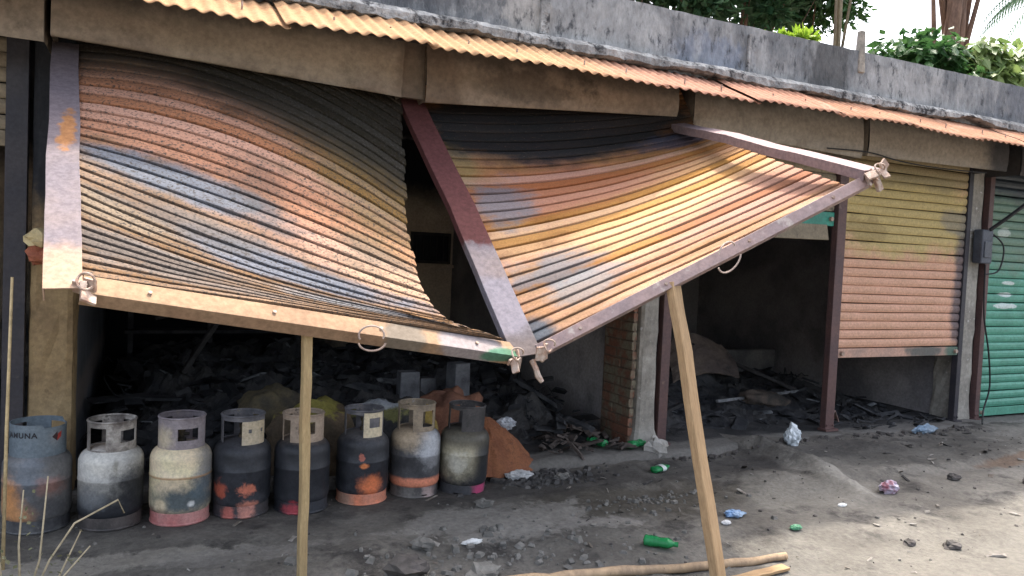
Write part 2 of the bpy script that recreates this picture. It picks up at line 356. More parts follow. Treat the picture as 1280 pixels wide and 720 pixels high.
# ------------------------------------------------------------------ fire-buckled roller shutters
G1 = [
 [(0.099,-0.150,2.887),(0.295,-0.154,2.898),(0.500,-0.157,2.893),(0.713,-0.161,2.870),(0.935,-0.165,2.830),(1.168,-0.169,2.770),(1.413,-0.173,2.689),(1.669,-0.176,2.585),(1.938,-0.180,2.458)],
 [(0.102,-0.150,2.754),(0.300,-0.175,2.760),(0.504,-0.201,2.749),(0.715,-0.226,2.720),(0.934,-0.252,2.672),(1.163,-0.270,2.606),(1.404,-0.270,2.522),(1.656,-0.280,2.413),(1.903,-0.345,2.269)],
 [(0.104,-0.150,2.620),(0.304,-0.197,2.623),(0.508,-0.244,2.607),(0.719,-0.270,2.578),(0.940,-0.270,2.534),(1.171,-0.274,2.468),(1.400,-0.346,2.365),(1.618,-0.479,2.230),(1.861,-0.528,2.087)],
 [(0.103,-0.181,2.478),(0.303,-0.246,2.479),(0.508,-0.276,2.468),(0.719,-0.295,2.439),(0.935,-0.354,2.382),(1.147,-0.475,2.291),(1.363,-0.571,2.186),(1.588,-0.637,2.063),(1.820,-0.702,1.918)],
 [(0.125,-0.430,2.300),(0.316,-0.485,2.299),(0.511,-0.540,2.280),(0.709,-0.597,2.243),(0.912,-0.653,2.187),(1.120,-0.709,2.111),(1.333,-0.764,2.015),(1.552,-0.820,1.899),(1.778,-0.875,1.760)],
 [(0.145,-0.657,2.139),(0.327,-0.706,2.128),(0.514,-0.755,2.104),(0.704,-0.804,2.063),(0.899,-0.853,2.007),(1.100,-0.902,1.935),(1.305,-0.951,1.846),(1.517,-1.000,1.739),(1.735,-1.049,1.613)],
 [(0.163,-0.863,1.992),(0.340,-0.908,1.964),(0.521,-0.953,1.926),(0.706,-0.998,1.879),(0.896,-1.043,1.821),(1.091,-1.088,1.752),(1.291,-1.133,1.673),(1.497,-1.178,1.581),(1.710,-1.223,1.477)],
 [(0.179,-1.051,1.858),(0.352,-1.094,1.813),(0.530,-1.138,1.764),(0.711,-1.181,1.709),(0.897,-1.224,1.650),(1.088,-1.267,1.584),(1.285,-1.311,1.514),(1.487,-1.354,1.437),(1.695,-1.397,1.353)],
 [(0.194,-1.223,1.735),(0.366,-1.267,1.669),(0.541,-1.310,1.604),(0.721,-1.354,1.540),(0.905,-1.397,1.477),(1.094,-1.441,1.416),(1.288,-1.484,1.356),(1.488,-1.528,1.297),(1.694,-1.571,1.240)],
 [(0.208,-1.382,1.622),(0.380,-1.417,1.551),(0.557,-1.452,1.484),(0.739,-1.487,1.421),(0.927,-1.522,1.362),(1.121,-1.557,1.307),(1.321,-1.592,1.257),(1.528,-1.626,1.211),(1.743,-1.661,1.170)],
 [(0.221,-1.528,1.518),(0.395,-1.545,1.458),(0.575,-1.562,1.401),(0.763,-1.579,1.347),(0.960,-1.596,1.297),(1.165,-1.613,1.251),(1.380,-1.630,1.209),(1.605,-1.647,1.171),(1.842,-1.664,1.138)],
 [(0.233,-1.663,1.422),(0.408,-1.664,1.380),(0.592,-1.664,1.338),(0.786,-1.665,1.298),(0.992,-1.665,1.258),(1.209,-1.666,1.218),(1.439,-1.666,1.180),(1.683,-1.667,1.142),(1.943,-1.667,1.106)],
 [(0.244,-1.789,1.332),(0.420,-1.774,1.309),(0.608,-1.760,1.284),(0.808,-1.745,1.256),(1.023,-1.730,1.226),(1.252,-1.715,1.193),(1.498,-1.700,1.156),(1.762,-1.685,1.116),(2.046,-1.670,1.072)]]
G2 = [
 [(2.002,-0.120,2.570),(2.230,-0.136,2.588),(2.467,-0.152,2.609),(2.712,-0.169,2.633),(2.966,-0.185,2.658),(3.229,-0.201,2.686),(3.503,-0.218,2.717),(3.787,-0.234,2.750),(4.082,-0.250,2.786)],
 [(2.043,-0.167,2.426),(2.270,-0.183,2.440),(2.504,-0.199,2.459),(2.746,-0.214,2.484),(2.997,-0.230,2.514),(3.257,-0.246,2.550),(3.526,-0.262,2.593),(3.806,-0.278,2.641),(4.097,-0.294,2.697)],
 [(2.073,-0.329,2.269),(2.295,-0.332,2.282),(2.525,-0.334,2.301),(2.765,-0.337,2.328),(3.014,-0.339,2.363),(3.272,-0.341,2.405),(3.542,-0.344,2.457),(3.822,-0.346,2.517),(4.114,-0.349,2.588)],
 [(2.088,-0.486,2.119),(2.308,-0.476,2.130),(2.536,-0.467,2.150),(2.775,-0.457,2.178),(3.023,-0.447,2.215),(3.283,-0.437,2.263),(3.553,-0.427,2.321),(3.836,-0.417,2.390),(4.131,-0.407,2.471)],
 [(2.103,-0.635,1.977),(2.322,-0.625,1.991),(2.550,-0.616,2.014),(2.788,-0.606,2.048),(3.037,-0.597,2.092),(3.296,-0.588,2.149),(3.566,-0.578,2.218),(3.849,-0.569,2.300),(4.145,-0.559,2.397)],
 [(2.117,-0.780,1.838),(2.335,-0.772,1.860),(2.562,-0.764,1.892),(2.799,-0.755,1.935),(3.046,-0.747,1.990),(3.304,-0.738,2.057),(3.573,-0.730,2.138),(3.855,-0.721,2.233),(4.149,-0.713,2.343)],
 [(2.131,-0.920,1.705),(2.347,-0.913,1.735),(2.572,-0.906,1.777),(2.807,-0.898,1.829),(3.052,-0.891,1.894),(3.308,-0.884,1.971),(3.576,-0.876,2.063),(3.855,-0.869,2.169),(4.148,-0.862,2.292)],
 [(2.144,-1.053,1.578),(2.357,-1.047,1.617),(2.580,-1.042,1.667),(2.813,-1.037,1.728),(3.056,-1.032,1.802),(3.309,-1.026,1.890),(3.574,-1.021,1.991),(3.850,-1.016,2.108),(4.140,-1.010,2.242)],
 [(2.156,-1.178,1.459),(2.368,-1.183,1.510),(2.588,-1.188,1.571),(2.817,-1.192,1.642),(3.056,-1.197,1.723),(3.305,-1.202,1.817),(3.564,-1.207,1.922),(3.835,-1.211,2.041),(4.118,-1.216,2.174)],
 [(2.168,-1.298,1.345),(2.376,-1.316,1.410),(2.593,-1.334,1.483),(2.817,-1.353,1.563),(3.050,-1.371,1.652),(3.292,-1.389,1.750),(3.543,-1.408,1.857),(3.805,-1.426,1.974),(4.078,-1.444,2.102)],
 [(2.179,-1.411,1.237),(2.384,-1.444,1.316),(2.595,-1.476,1.400),(2.813,-1.509,1.490),(3.038,-1.542,1.585),(3.271,-1.575,1.687),(3.512,-1.607,1.795),(3.762,-1.640,1.910),(4.021,-1.673,2.033)],
 [(2.189,-1.519,1.133),(2.390,-1.567,1.224),(2.595,-1.615,1.319),(2.805,-1.663,1.417),(3.021,-1.710,1.518),(3.242,-1.758,1.624),(3.469,-1.806,1.733),(3.704,-1.854,1.848),(3.945,-1.901,1.966)],
 [(2.199,-1.624,1.034),(2.394,-1.687,1.138),(2.592,-1.750,1.242),(2.792,-1.814,1.349),(2.996,-1.877,1.456),(3.204,-1.940,1.565),(3.415,-2.003,1.676),(3.631,-2.067,1.789),(3.851,-2.130,1.903)]]

def smooth_grid(G):
    A = np.array(G, dtype=float)                     # rows t, cols s
    def cr(P, x):                                    # Catmull-Rom along axis 0
        n = len(P)-1; q = min(max(x, 0), 1)*n; i = min(int(q), n-1); t = q-i
        p1 = P[i]; p2 = P[i+1]; p0 = P[i-1] if i > 0 else 2*p1-p2; p3 = P[i+2] if i+2 <= n else 2*p2-p1
        return .5*((2*p1)+(-p0+p2)*t+(2*p0-5*p1+4*p2-p3)*t*t+(-p0+3*p1-3*p2+p3)*t**3)
    def ev(s, t): return cr(cr(A, t), s)
    return ev
PROF = [(.0,-.010),(.045,-.003),(.12,.0005),(.5,.0045),(.84,.007),(.94,.0065),(.97,.001),(.98,-.011),(.9,-.018),(.08,-.018)]
def slat_mesh(ev, t0, t1, s0, s1, nseg, amp, k, wob=.0):
    mb = MB(); mb.uv = []
    for i in range(nseg+1):
        s = s0+(s1-s0)*i/nseg
        P0 = ev(s, t0); P1 = ev(s, t1); ds = ev(min(s+.01, 1), t0)-ev(max(s-.01, 0), t0)
        n = np.cross(ds, P0-P1); n /= np.linalg.norm(n)+1e-9
        if n[2] < 0: n = -n
        wv = wob*fbm(s*5+k*.35, k*.6, 0, 3)
        ht = min(1.0, np.linalg.norm(P1-P0)/.045)
        for v, h in PROF:
            p = P0+(P1-P0)*v+n*(h*amp*ht+wv); mb.v.append(tuple(p)); mb.uv.append((s, t0+(t1-t0)*v))
    m = len(PROF)
    for i in range(nseg):
        for j in range(m):
            j2 = (j+1) % m; mb.f.append((i*m+j, i*m+j2, (i+1)*m+j2, (i+1)*m+j))
    mb.f += [tuple(range(m)), tuple(range(nseg*m+m-1, nseg*m-1, -1))]
    return mb
PEACH = (.36,.175,.105); YEL = (.40,.22,.085); BLU = (.105,.118,.142); TAN = (.25,.17,.11); GREY = (.10,.092,.088)
m_sh1 = mat('scorched_shutter_paint', (0.23,0.14,0.08), (0.155,0.105,0.07), scale=7, rough=.9, coord='UV', bump=.5, bscale=70, bdist=.006, c3=(0.055,0.048,0.043), s3=75, t3=(.50,.62), spec=.04, late=True, psc=7,
  patches=[((.2,.42),(.62,.12),PEACH,.95,.35,.3), ((.8,.50),(.5,.17),PEACH,.85,.4,.3), ((.92,.66),(.16,.2),(0.301,0.177,0.098),.8,.4,.3),
           ((.30,.58),(.34,.045),BLU,.95,.5,.25), ((.58,.72),(.34,.055),(.12,.135,.165),.9,.5,.25), ((.1,.74),(.22,.05),(.19,.155,.115),.7,.6,.3), ((.75,.84),(.25,.05),(.15,.155,.165),.85,.5,.3), ((.15,.86),(.3,.06),GREY,.8,.6,.3), ((.3,.68),(.25,.04),GREY,.6,.8,.3), ((.55,.55),(.12,.1),(.06,.055,.05),.5,1.0,.4), ((.85,.58),(.12,.05),(.09,.08,.06),.6,1.0,.3), ((.35,.93),(.3,.04),(.11,.10,.095),.6,.8,.3),
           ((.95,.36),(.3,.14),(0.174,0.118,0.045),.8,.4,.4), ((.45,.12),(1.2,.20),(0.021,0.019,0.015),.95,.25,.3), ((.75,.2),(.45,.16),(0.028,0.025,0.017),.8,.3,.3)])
m_sh2 = mat('heat_tinted_shutter_paint', (0.35,0.175,0.07), (0.33,0.15,0.085), scale=4, rough=.88, coord='UV', bump=.35, bscale=70, bdist=.005, spec=.05, c3=(0.158,0.107,0.068), s3=60, t3=(.58,.74), late=True, psc=7,
  patches=[((.62,.62),(.40,.22),YEL,.95,.35,.35), ((.35,.45),(.45,.11),(0.307,0.127,0.071),.9,.35,.3), ((.85,.82),(.35,.12),(.25,.115,.078),.8,.5,.3), ((.12,.62),(.12,.08),YEL,.8,.4,.3),
           ((.12,.47),(.12,.10),(0.133,0.139,0.156),.8,.75,.3), ((.17,.78),(.14,.08),(0.115,0.123,0.137),.8,.8,.3), ((.22,.88),(.14,.06),(0.162,0.160,0.160),.75,.8,.3), ((.03,.30),(.1,.1),(0.217,0.155,0.065),.8,.4,.3), ((.02,.97),(.07,.06),(0.049,0.072,0.095),.9,.5,.3),
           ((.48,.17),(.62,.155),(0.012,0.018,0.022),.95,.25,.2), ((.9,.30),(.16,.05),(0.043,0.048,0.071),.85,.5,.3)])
m_chan = mat('heat_and_shade_channel', (.185,.150,.146), (.155,.134,.146), scale=3, rough=.85, coord='World', bump=.15, spec=.08, psc=9,
  patches=[((2.05,-.55,2.1),(.6,1.0,.72),(0.093,0.037,0.035),1,.12,.06), ((.1,-.6,2.1),(.4,.55,.6),(0.121,0.101,0.111),.8,.2,.15), ((.13,-.95,1.95),(.035,.22,.1),(.30,.13,.035),.75,.9,.3), ((.2,-1.8,1.3),(.3,.3,.14),(0.382,0.257,0.171),.8,.3,.4), ((2.12,-1.45,1.2),(.3,.35,.16),(0.180,0.167,0.193),.8,.25,.15), ((2.2,-1.7,1.02),(.3,.2,.1),(0.079,0.066,0.059),.6,.4,.3), ((3.95,-1.5,2.2),(.5,1.2,.4),(0.281,0.202,0.195),.7,.4,.4)])  # darker upper ends have awning shade put into the colour, with maroon paint
m_bar1 = mat('tan_bar', (0.28,0.19,0.12), (0.24,0.155,0.10), scale=3, rough=.9, coord='World', bump=.12, spec=.05, patches=[((1.5,-1.75,1.09),(.10,.2,.1),(0.142,0.129,0.108),.8,.5,.2), ((1.85,-1.7,1.05),(.16,.2,.1),(0.243,0.225,0.234),.8,.5,.2), ((2.0,-1.7,1.0),(.09,.2,.03),(0.058,0.153,0.097),.9,.5,.2)])  # tan base with greyer and greenish patches towards one end
m_bar2 = mat('mauve_bar', (.34,.235,.21), (.26,.19,.18), scale=4, rough=.5, coord='World', bump=.12, spec=.4, c3=(.45,.38,.33), s3=12, t3=(.55,.7))
m_rust = mat('rusty_hardware', (.28,.17,.12), (.42,.34,.28), scale=30, rough=.7, coord='World')
PL = Vector((.20,-1.855,1.285)); PC = Vector((2.15,-1.68,.99)); PR = Vector((3.87,-2.16,1.985))
HL = Vector((.05,-.15,2.5)); HC = Vector((2.0,-.15,2.45)); HR = Vector((3.98,-.38,2.47))
sh1 = empty('roller_shutter', (1.0,-.15,2.55), 'buckled roller shutter with blue grey scorch bands, propped by the thin batten', 'roller shutter', 'fire buckled shutters')
sh2 = empty('roller_shutter', (3.0,-.15,2.55), 'twisted yellow and orange roller shutter held out by the thick plank', 'roller shutter', 'fire buckled shutters')
def put(mb, name, m, root, **k):
    o = mb.obj(name, m, root, **k); o.location = -root.location; return o
ev1 = smooth_grid(G1); ev2 = smooth_grid(G2)
N1 = 36
for k in range(N1):
    t = k/N1; end = 1-.012*random.random() if k < 26 else 1-.02*random.random()
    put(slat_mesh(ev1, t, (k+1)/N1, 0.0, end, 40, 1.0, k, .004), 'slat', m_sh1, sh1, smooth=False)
N2 = 28
for k in range(N2):
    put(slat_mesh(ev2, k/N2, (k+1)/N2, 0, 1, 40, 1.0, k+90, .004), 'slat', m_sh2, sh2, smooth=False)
def put_ch(p0, p1, wd, dp, n, m, name, root):
    o = channel(p0, p1, wd, dp, n, m, name, root, bend=.018); o.location = -root.location; return o
nL = Vector((0,-.58,.81)); nC = Vector((-.12,-.70,.70)); nR = Vector((-.2,-.25,.95))
put_ch(HL+nL*.02, PL+nL*.02+(PL-HL).normalized()*.02, .125, .05, nL, m_chan, 'guide_channel', sh1)
put_ch(HC+nC*.03, PC+nC*.03+(PC-HC).normalized()*.02, .152, .05, nC, m_chan, 'guide_channel', sh2)
put_ch(HR+nR*.03, PR+nR*.03+(PR-HR).normalized()*.03, .11, .05, nR, m_chan, 'guide_channel', sh2)
# bottom bars: angle section, upright web and a flat flange
def bottom_bar(p0, p1, n, m, root, ht):
    a = (p1-p0).normalized(); n = (n-a*n.dot(a)).normalized(); d = a.cross(n)
    if d.z > 0: d = -d
    mb = MB(); mb.beam(p0+d*.0, p1+d*.0, ht, .008, n)
    q = d*(ht/2-.004)-n*.03; mb.beam(p0+q, p1+q, .008, .055, n)
    o = mb.obj('bottom_bar', m, root, bevel=.002); o.location = -root.location
    for f in (.12, .37, .62, .88):
        b = MB().tube([p0+(p1-p0)*f+n*.003, p0+(p1-p0)*f+n*.013], .008, 8); b = b.obj('bolt', m_rust, root); b.location = -root.location
    return o
bottom_bar(PL+Vector((.06,-.0,.02)), PC+Vector((-.05,-.0,.03)), Vector((0,-.62,.78)), m_bar1, sh1, .095)
bottom_bar(PC+Vector((.06,-.02,.03)), PR+Vector((.0,-.02,-.02)), Vector((0.1,-.80,.55)), m_bar2, sh2, .06)
def lockgear(p, root, seed):
    rnd = random.Random(seed); mb = MB()
    for k in range(4):
        rot = Matrix.Rotation(rnd.uniform(-1,1), 3, 'X') @ Matrix.Rotation(rnd.uniform(-1,1), 3, 'Z')
        mb.box(p+Vector((rnd.uniform(-.04,.04), rnd.uniform(-.03,.03), rnd.uniform(-.04,.03))), (rnd.uniform(.02,.06), .012, rnd.uniform(.03,.08)), rot)
    o = mb.obj('lock_bracket', m_rust, root, bevel=.002); o.location = -root.location
    mb = MB(); q = p+Vector((0,-.03,.02))
    mb.tube([q+Vector((.028*math.cos(a), -.012*math.sin(2*a), .03*math.sin(a))) for a in np.linspace(0, 5.6, 16)], .005, 6)
    o = mb.obj('wire_tie', m_rust, root); o.location = -root.location
lockgear(PL+Vector((.075,-.035,.015)), sh1, 3)
lockgear(PC+Vector((-.075,-.04,.0)), sh1, 4)
lockgear(PC+Vector((.09,-.05,.04)), sh2, 5)
lockgear(PR+Vector((-.01,-.05,.0)), sh2, 8)
mb = MB().tube([PC+Vector((.03,-.02,-.02)), PC+Vector((.04,-.05,-.06)), PC+Vector((.05,-.05,-.09)), PC+Vector((.07,-.06,-.12))], [.016,.014,.017,.012], 7)
put(mb, 'bent_lug', m_rust, sh2)
put(MB().beam(PR+Vector((-.02,-.03,.0)), PR+Vector((.09,-.02,.02)), .05, .03, (0,0,1)), 'bar_end', m_rust, sh2, bevel=.004)
put(MB().beam(PR+Vector((.03,-.06,.03)), PR+Vector((.06,-.06,.07)), .05, .012, (0,-1,0)), 'lug', m_rust, sh2, bevel=.003)
put(MB().beam(PR+Vector((-.01,-.06,-.02)), PR+Vector((.03,-.06,-.085)), .035, .02, (0,-1,0)), 'lug', m_rust, sh2, bevel=.003)
# wire loops twisted round the bars
m_wire = mat('binding_wire', (.45,.36,.3), (.3,.22,.18), rough=.5, coord='World')
def loop(c, rx, rz, root, a0, a1, tilt=0):
    c = Vector(c); pts = []
    for a in np.linspace(a0, a1, 22): pts.append(c+Vector((rx*math.cos(a), -.02-.035*math.sin(a)*0, rz*math.sin(a)+tilt*math.cos(a))))
    put(MB().tube(pts, .0045, 6), 'wire_loop', m_wire, root)
bp = PL+(PC-PL)*.585
loop(bp+Vector((.0,-.05,.0)), .055, .04, sh1, -.4, 3.6)
loop(bp+Vector((.01,-.03,-.03)), .06, .04, sh1, 3.3, 6.1)
bp = PC+(PR-PC)*.54
loop(bp+Vector((0,-.06,.02)), .05, .045, sh2, .2, 3.1, .02)
loop(bp+Vector((.03,-.05,-.02)), .07, .06, sh2, 3.4, 6.3, .03)

# shutter hoods (sheet metal barrel covers), dented and discoloured
m_hood = mat('scorched_hood_metal', (.31,.25,.185), (.235,.19,.145), scale=3, rough=.75, coord='World', c3=(.10,.08,.06), s3=3.5, t3=(.54,.72), bump=.3, bscale=20, bdist=.01,
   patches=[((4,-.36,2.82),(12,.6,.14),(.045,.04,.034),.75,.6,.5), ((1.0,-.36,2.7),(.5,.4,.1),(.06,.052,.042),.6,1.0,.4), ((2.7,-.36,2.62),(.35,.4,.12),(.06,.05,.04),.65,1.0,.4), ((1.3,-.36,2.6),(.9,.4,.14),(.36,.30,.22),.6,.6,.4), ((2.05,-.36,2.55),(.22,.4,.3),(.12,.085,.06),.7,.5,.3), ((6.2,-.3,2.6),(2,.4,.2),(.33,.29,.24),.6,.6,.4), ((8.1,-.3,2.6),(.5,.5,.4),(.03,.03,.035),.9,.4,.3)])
def hood(x0, x1, zb0, zb1, zt, y0, name_root, seed, dent=.012, lip=.05):
    def fn(u, v):
        x = x0+(x1-x0)*u; zb = zb0+(zb1-zb0)*u
        d = dent*fbm(x*2.3+seed, v*2, seed, 3)+.004*fbm(x*9, v*6, seed)
        k = v*10
        if k <= 8: return (x, y0-d-.015*math.sin(math.pi*min(1, k/8)), zt+(zb-zt)*(k/8))
        if k <= 9: return (x, y0+.004, zb-.004)
        return (x, y0+lip, zb+.012)
    mb = MB().grid(fn, 48, 10)
    for x in (x0, x1):
        zb = zb0 if x == x0 else zb1
        mb.add([(x, y0, zt), (x, y0, zb), (x, .1, zb), (x, .1, zt)], [(0,1,2,3)])
    o = mb.obj('hood', m_hood, name_root, smooth=True); o.location = -name_root.location
    return o
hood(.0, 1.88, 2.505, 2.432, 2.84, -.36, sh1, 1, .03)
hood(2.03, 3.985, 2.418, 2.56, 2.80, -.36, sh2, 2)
put(MB().box((1.955, -.30, 2.62), (.15, .04, .36)), 'hood_joint', m_hood, sh2)

# ------------------------------------------------------------------ straight roller shutters
SP = [(0,-.004),(.08,.004),(.3,.012),(.6,.012),(.88,.005),(.95,-.004),(.9,-.012),(.1,-.012)]
def straight(x0, x1, y, zb, zt, pitch, m, mbar, label, hoodargs, sag=.01, nseg=8, seed=0, barh=.09):
    root = empty('roller_shutter', ((x0+x1)/2, y, zb), label, 'roller shutter'); w = x1-x0
    def sm(k):
        mb = MB()
        for i in range(nseg+1):
            x = -w/2+w*i/nseg
            for v, h in SP: mb.v.append((x, -h*1.1-.004*fbm(x*1.4, k*.7+seed), pitch*(1-v)+.003*fbm(x*2, k*.5+seed)))
        mm = len(SP)
        for i in range(nseg):
            for j in range(mm): mb.f.append((i*mm+j, (i+1)*mm+j, (i+1)*mm+(j+1) % mm, i*mm+(j+1) % mm))
        return mb
    protos = [sm(k).obj('slat', m, root) for k in range(4)]
    n = int((zt-zb-barh)/pitch)
    for k in range(n):
        if k < 4: o = protos[k]
        else:
            o = protos[k % 4].copy(); col.objects.link(o); o.parent = root
        o.location = (0, 0, barh+pitch*k)
        o.rotation_euler = (0, random.uniform(-1,1)*sag/w, 0)
    MB().box((0, -.004, barh/2), (w, .03, barh-.006)).obj('bottom_bar', mbar, root, bevel=.004)
    for s in (-1, 1): MB().tube([(s*(w/2-.05), -.02, barh*.5), (s*(w/2-.05), -.045, barh*.5)], .02, 10).obj('latch', m_rust, root)
    if hoodargs: hood(*hoodargs[:5], hoodargs[5], root, hoodargs[6])
    return root
m_or = mat('orange_scorched_shutter', (.60,.34,.23), (.56,.32,.21), scale=3, rough=.65, coord='World', bump=.3, bscale=40, bdist=.006,
  patches=[((7.0,0,2.05),(1.3,1,.42),(.46,.36,.15),.95,.4,.3), ((7.0,0,2.5),(2,1,.2),(.26,.21,.11),.9,.4,.4), ((7.9,0,1.35),(.12,1,.7),(.07,.07,.085),.85,.5,.4), ((7.75,0,2.0),(.2,1,.12),(.25,.22,.16),.8,.6,.3), ((6.4,0,1.85),(.3,1,.12),(.25,.18,.08),.5,.9,.2), ((7.4,0,.7),(.35,1,.05),(.12,.12,.11),.8,.6,.3)], c3=(.13,.085,.05), s3=22, t3=(.66,.74))
m_orbar = mat('orange_bar', (.50,.30,.22), (.36,.24,.19), scale=5, rough=.65, coord='World', patches=[((7.4,0,.72),(.25,1,.06),(.09,.10,.09),.9,.6,.3), ((7.82,0,.72),(.12,1,.1),(.06,.13,.10),.9,.4,.3)])
straight(6.20, 7.90, .02, .67, 2.62, .083, m_or, m_orbar, 'orange and yellow scorched roller shutter, pulled most of the way down above a gap', (6.02, 7.93, 2.47, 2.50, 2.80, -.34, 5), seed=3)
m_gr = mat('green_shutter_paint', (.09,.30,.21), (.075,.25,.175), scale=4, rough=.5, coord='World', bump=.2, spec=.4, c3=(.45,.5,.46), s3=26, t3=(.685,.72),
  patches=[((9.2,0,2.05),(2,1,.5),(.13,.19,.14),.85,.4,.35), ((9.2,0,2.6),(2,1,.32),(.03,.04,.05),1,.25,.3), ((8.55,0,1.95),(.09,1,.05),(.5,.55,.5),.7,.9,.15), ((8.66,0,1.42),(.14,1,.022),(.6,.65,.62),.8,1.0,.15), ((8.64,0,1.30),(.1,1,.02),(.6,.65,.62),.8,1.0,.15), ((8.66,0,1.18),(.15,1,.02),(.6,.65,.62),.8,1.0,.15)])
straight(8.30, 11.93, .03, .02, 2.62, .085, m_gr, m_gr, 'closed green roller shutter with flaking white paint marks', (8.2, 11.95, 2.49, 2.5, 2.80, -.30, 7), seed=8, nseg=12)
m_teal = mat('teal_bar_paint', (.05,.26,.19), (.045,.2,.15), rough=.45, coord='World')
m_beige = mat('beige_old_slats', (.30,.245,.17), (.22,.18,.125), scale=3, coord='World', c3=(.12,.1,.08), s3=8, t3=(.55,.7))
straight(4.32, 6.07, .03, 1.868, 2.62, .085, m_beige, m_teal, 'rolled up shutter with teal bottom bar in the open bay', (4.15, 5.95, 2.50, 2.44, 2.80, -.34, 9), barh=.13)
o = MB().beam((4.6, .0, 1.79), (5.98, .0, 1.81), .14, .02, (0,-1,.2)).obj('hanging_sheet', m_beige, None, bevel=.004)
tag(o, 'dull beige metal strip hanging below the teal shutter bar', 'metal strip')
straight(-3.86, -.24, .03, 1.95, 2.62, .085, m_beige, m_beige, 'half raised beige shutter of the neighbouring dark shop', (-3.9, -.03, 2.47, 2.47, 2.84, -.36, 11))

# ------------------------------------------------------------------ corrugated awning
m_sheet = mat('rusted_corrugated_iron', (0.31,0.165,0.105), (0.27,0.14,0.088), scale=2, rough=.9, coord='World', bump=.2, bscale=30, c3=(0.33,0.20,0.14), s3=4, t3=(.5,.65), spec=.05,
   patches=[((1.5,-.5,2.8),(1.8,1,1),(0.33,0.205,0.105),.7,.4,.4), ((4.2,-.5,2.8),(.9,1,1),(0.30,0.155,0.11),.7,.4,.4)])
aw = empty('corrugated_awning', (3,-.5,2.75), 'rusty orange corrugated iron awning strip along the shop row', 'awning')
PITCH = .082
x = -3.0; k = 0
while x < 12.6:
    wd = PITCH*10+.03; tilt = random.uniform(-.022,.022); dz = .010*(k % 2)+random.uniform(0,.004); xe = x
    short = .0 if k != 8 else .03
    yo = -.80+random.uniform(-.012,.012)+short
    def fn(u, v, x=xe, wd=wd, yo=yo, dz=dz, tilt=tilt):
        X = x+wd*u; Y = yo+(-.262-yo)*v
        e = .010*fbm(X*14, 3, 0, 2) if v == 0 else 0
        z = 2.64+(2.905-2.64)*((Y+.80)/.538)+.0085*math.cos(2*math.pi*X/PITCH)+dz+tilt*u+.012*fbm(X*1.3, v*1.5, 8)
        return (X, Y-abs(e), z)
    o = MB().grid(fn, 88, 8).obj('corrugated_sheet', m_sheet, aw, smooth=True); o.location = -aw.location
    sm_ = o.modifiers.new('solid', 'SOLIDIFY'); sm_.thickness = .0025
    for q in (.3, .75):
        Xn = xe+wd*q; Xn = round(Xn/PITCH)*PITCH
        n_ = MB().tube([(Xn,-.60,2.73),(Xn,-.603,2.775)], [.006,.006], 6).obj('nail', m_rust, aw); n_.location = -aw.location
    x += PITCH*10; k += 1
# batten that carries the sheets
o = MB().box((4.7, -.40, 2.785), (15.6, .05, .035)).obj('batten', m_frame, aw); o.location = -aw.location

# ------------------------------------------------------------------ gas cylinders
def arc_sheet(r, z0, z1, holes, a0, a1, th=.004, top=None):
    # curved sheet (angles in degrees, 0 = front) with rectangular cut-outs; solid with thickness
    A = sorted(set([a for a in np.arange(a0, a1+.1, 6)] + [a1] + [h[0] for h in holes] + [h[1] for h in holes]))
    A = [a for a in A if a0 <= a <= a1]
    Zs = sorted(set([z0, z1] + [h[2] for h in holes] + [h[3] for h in holes] + list(np.linspace(z0, z1, 5))))
    mb = MB(); idx = {}
    def vid(i, j, s):
        k = (i, j, s)
        if k not in idx:
            a = R_(A[i]-90); rr = r+(th if s else 0); zz = Zs[j]
            if top is not None and j == len(Zs)-1: zz = top(A[i])
            idx[k] = len(mb.v); mb.v.append((rr*math.cos(a), rr*math.sin(a), zz))
        return idx[k]
    solid = {}
    for i in range(len(A)-1):
        for j in range(len(Zs)-1):
            am, zm = (A[i]+A[i+1])/2, (Zs[j]+Zs[j+1])/2
            solid[i, j] = not any(h[0] < am < h[1] and h[2] < zm < h[3] for h in holes)
    full = a1-a0 >= 359.9
    n = len(A)-1
    for (i, j), s in solid.items():
        if not s: continue
        mb.f.append((vid(i,j,1), vid(i+1,j,1), vid(i+1,j+1,1), vid(i,j+1,1)))
        mb.f.append((vid(i,j,0), vid(i,j+1,0), vid(i+1,j+1,0), vid(i+1,j,0)))
        def emptyc(a, b):
            if full: a %= n
            return not solid.get((a, b), False)
        if emptyc(i, j-1): mb.f.append((vid(i,j,0), vid(i+1,j,0), vid(i+1,j,1), vid(i,j,1)))
        if emptyc(i, j+1): mb.f.append((vid(i,j+1,1), vid(i+1,j+1,1), vid(i+1,j+1,0), vid(i,j+1,0)))
        if emptyc(i-1, j): mb.f.append((vid(i,j,0), vid(i,j,1), vid(i,j+1,1), vid(i,j+1,0)))
        if emptyc(i+1, j): mb.f.append((vid(i+1,j,0), vid(i+1,j+1,0), vid(i+1,j+1,1), vid(i+1,j,1)))
    return mb
BR = .148
def body_profile(h=.43, r=BR):
    pr = [(.001,.030),(.08,.032),(.12,.045),(.138,.062),(r-.002,.08),(r,.10)]
    zt = h-.09
    pr += [(r,.245),(r+.002,.248),(r+.002,.256),(r,.259),(r,zt)]
    for a in np.linspace(10, 86, 10): pr.append((r-(r-.045)*(1-math.cos(R_(a)))**1.25, zt+.085*math.sin(R_(a))))
    pr += [(.045, zt+.088), (.001, zt+.09)]
    return pr
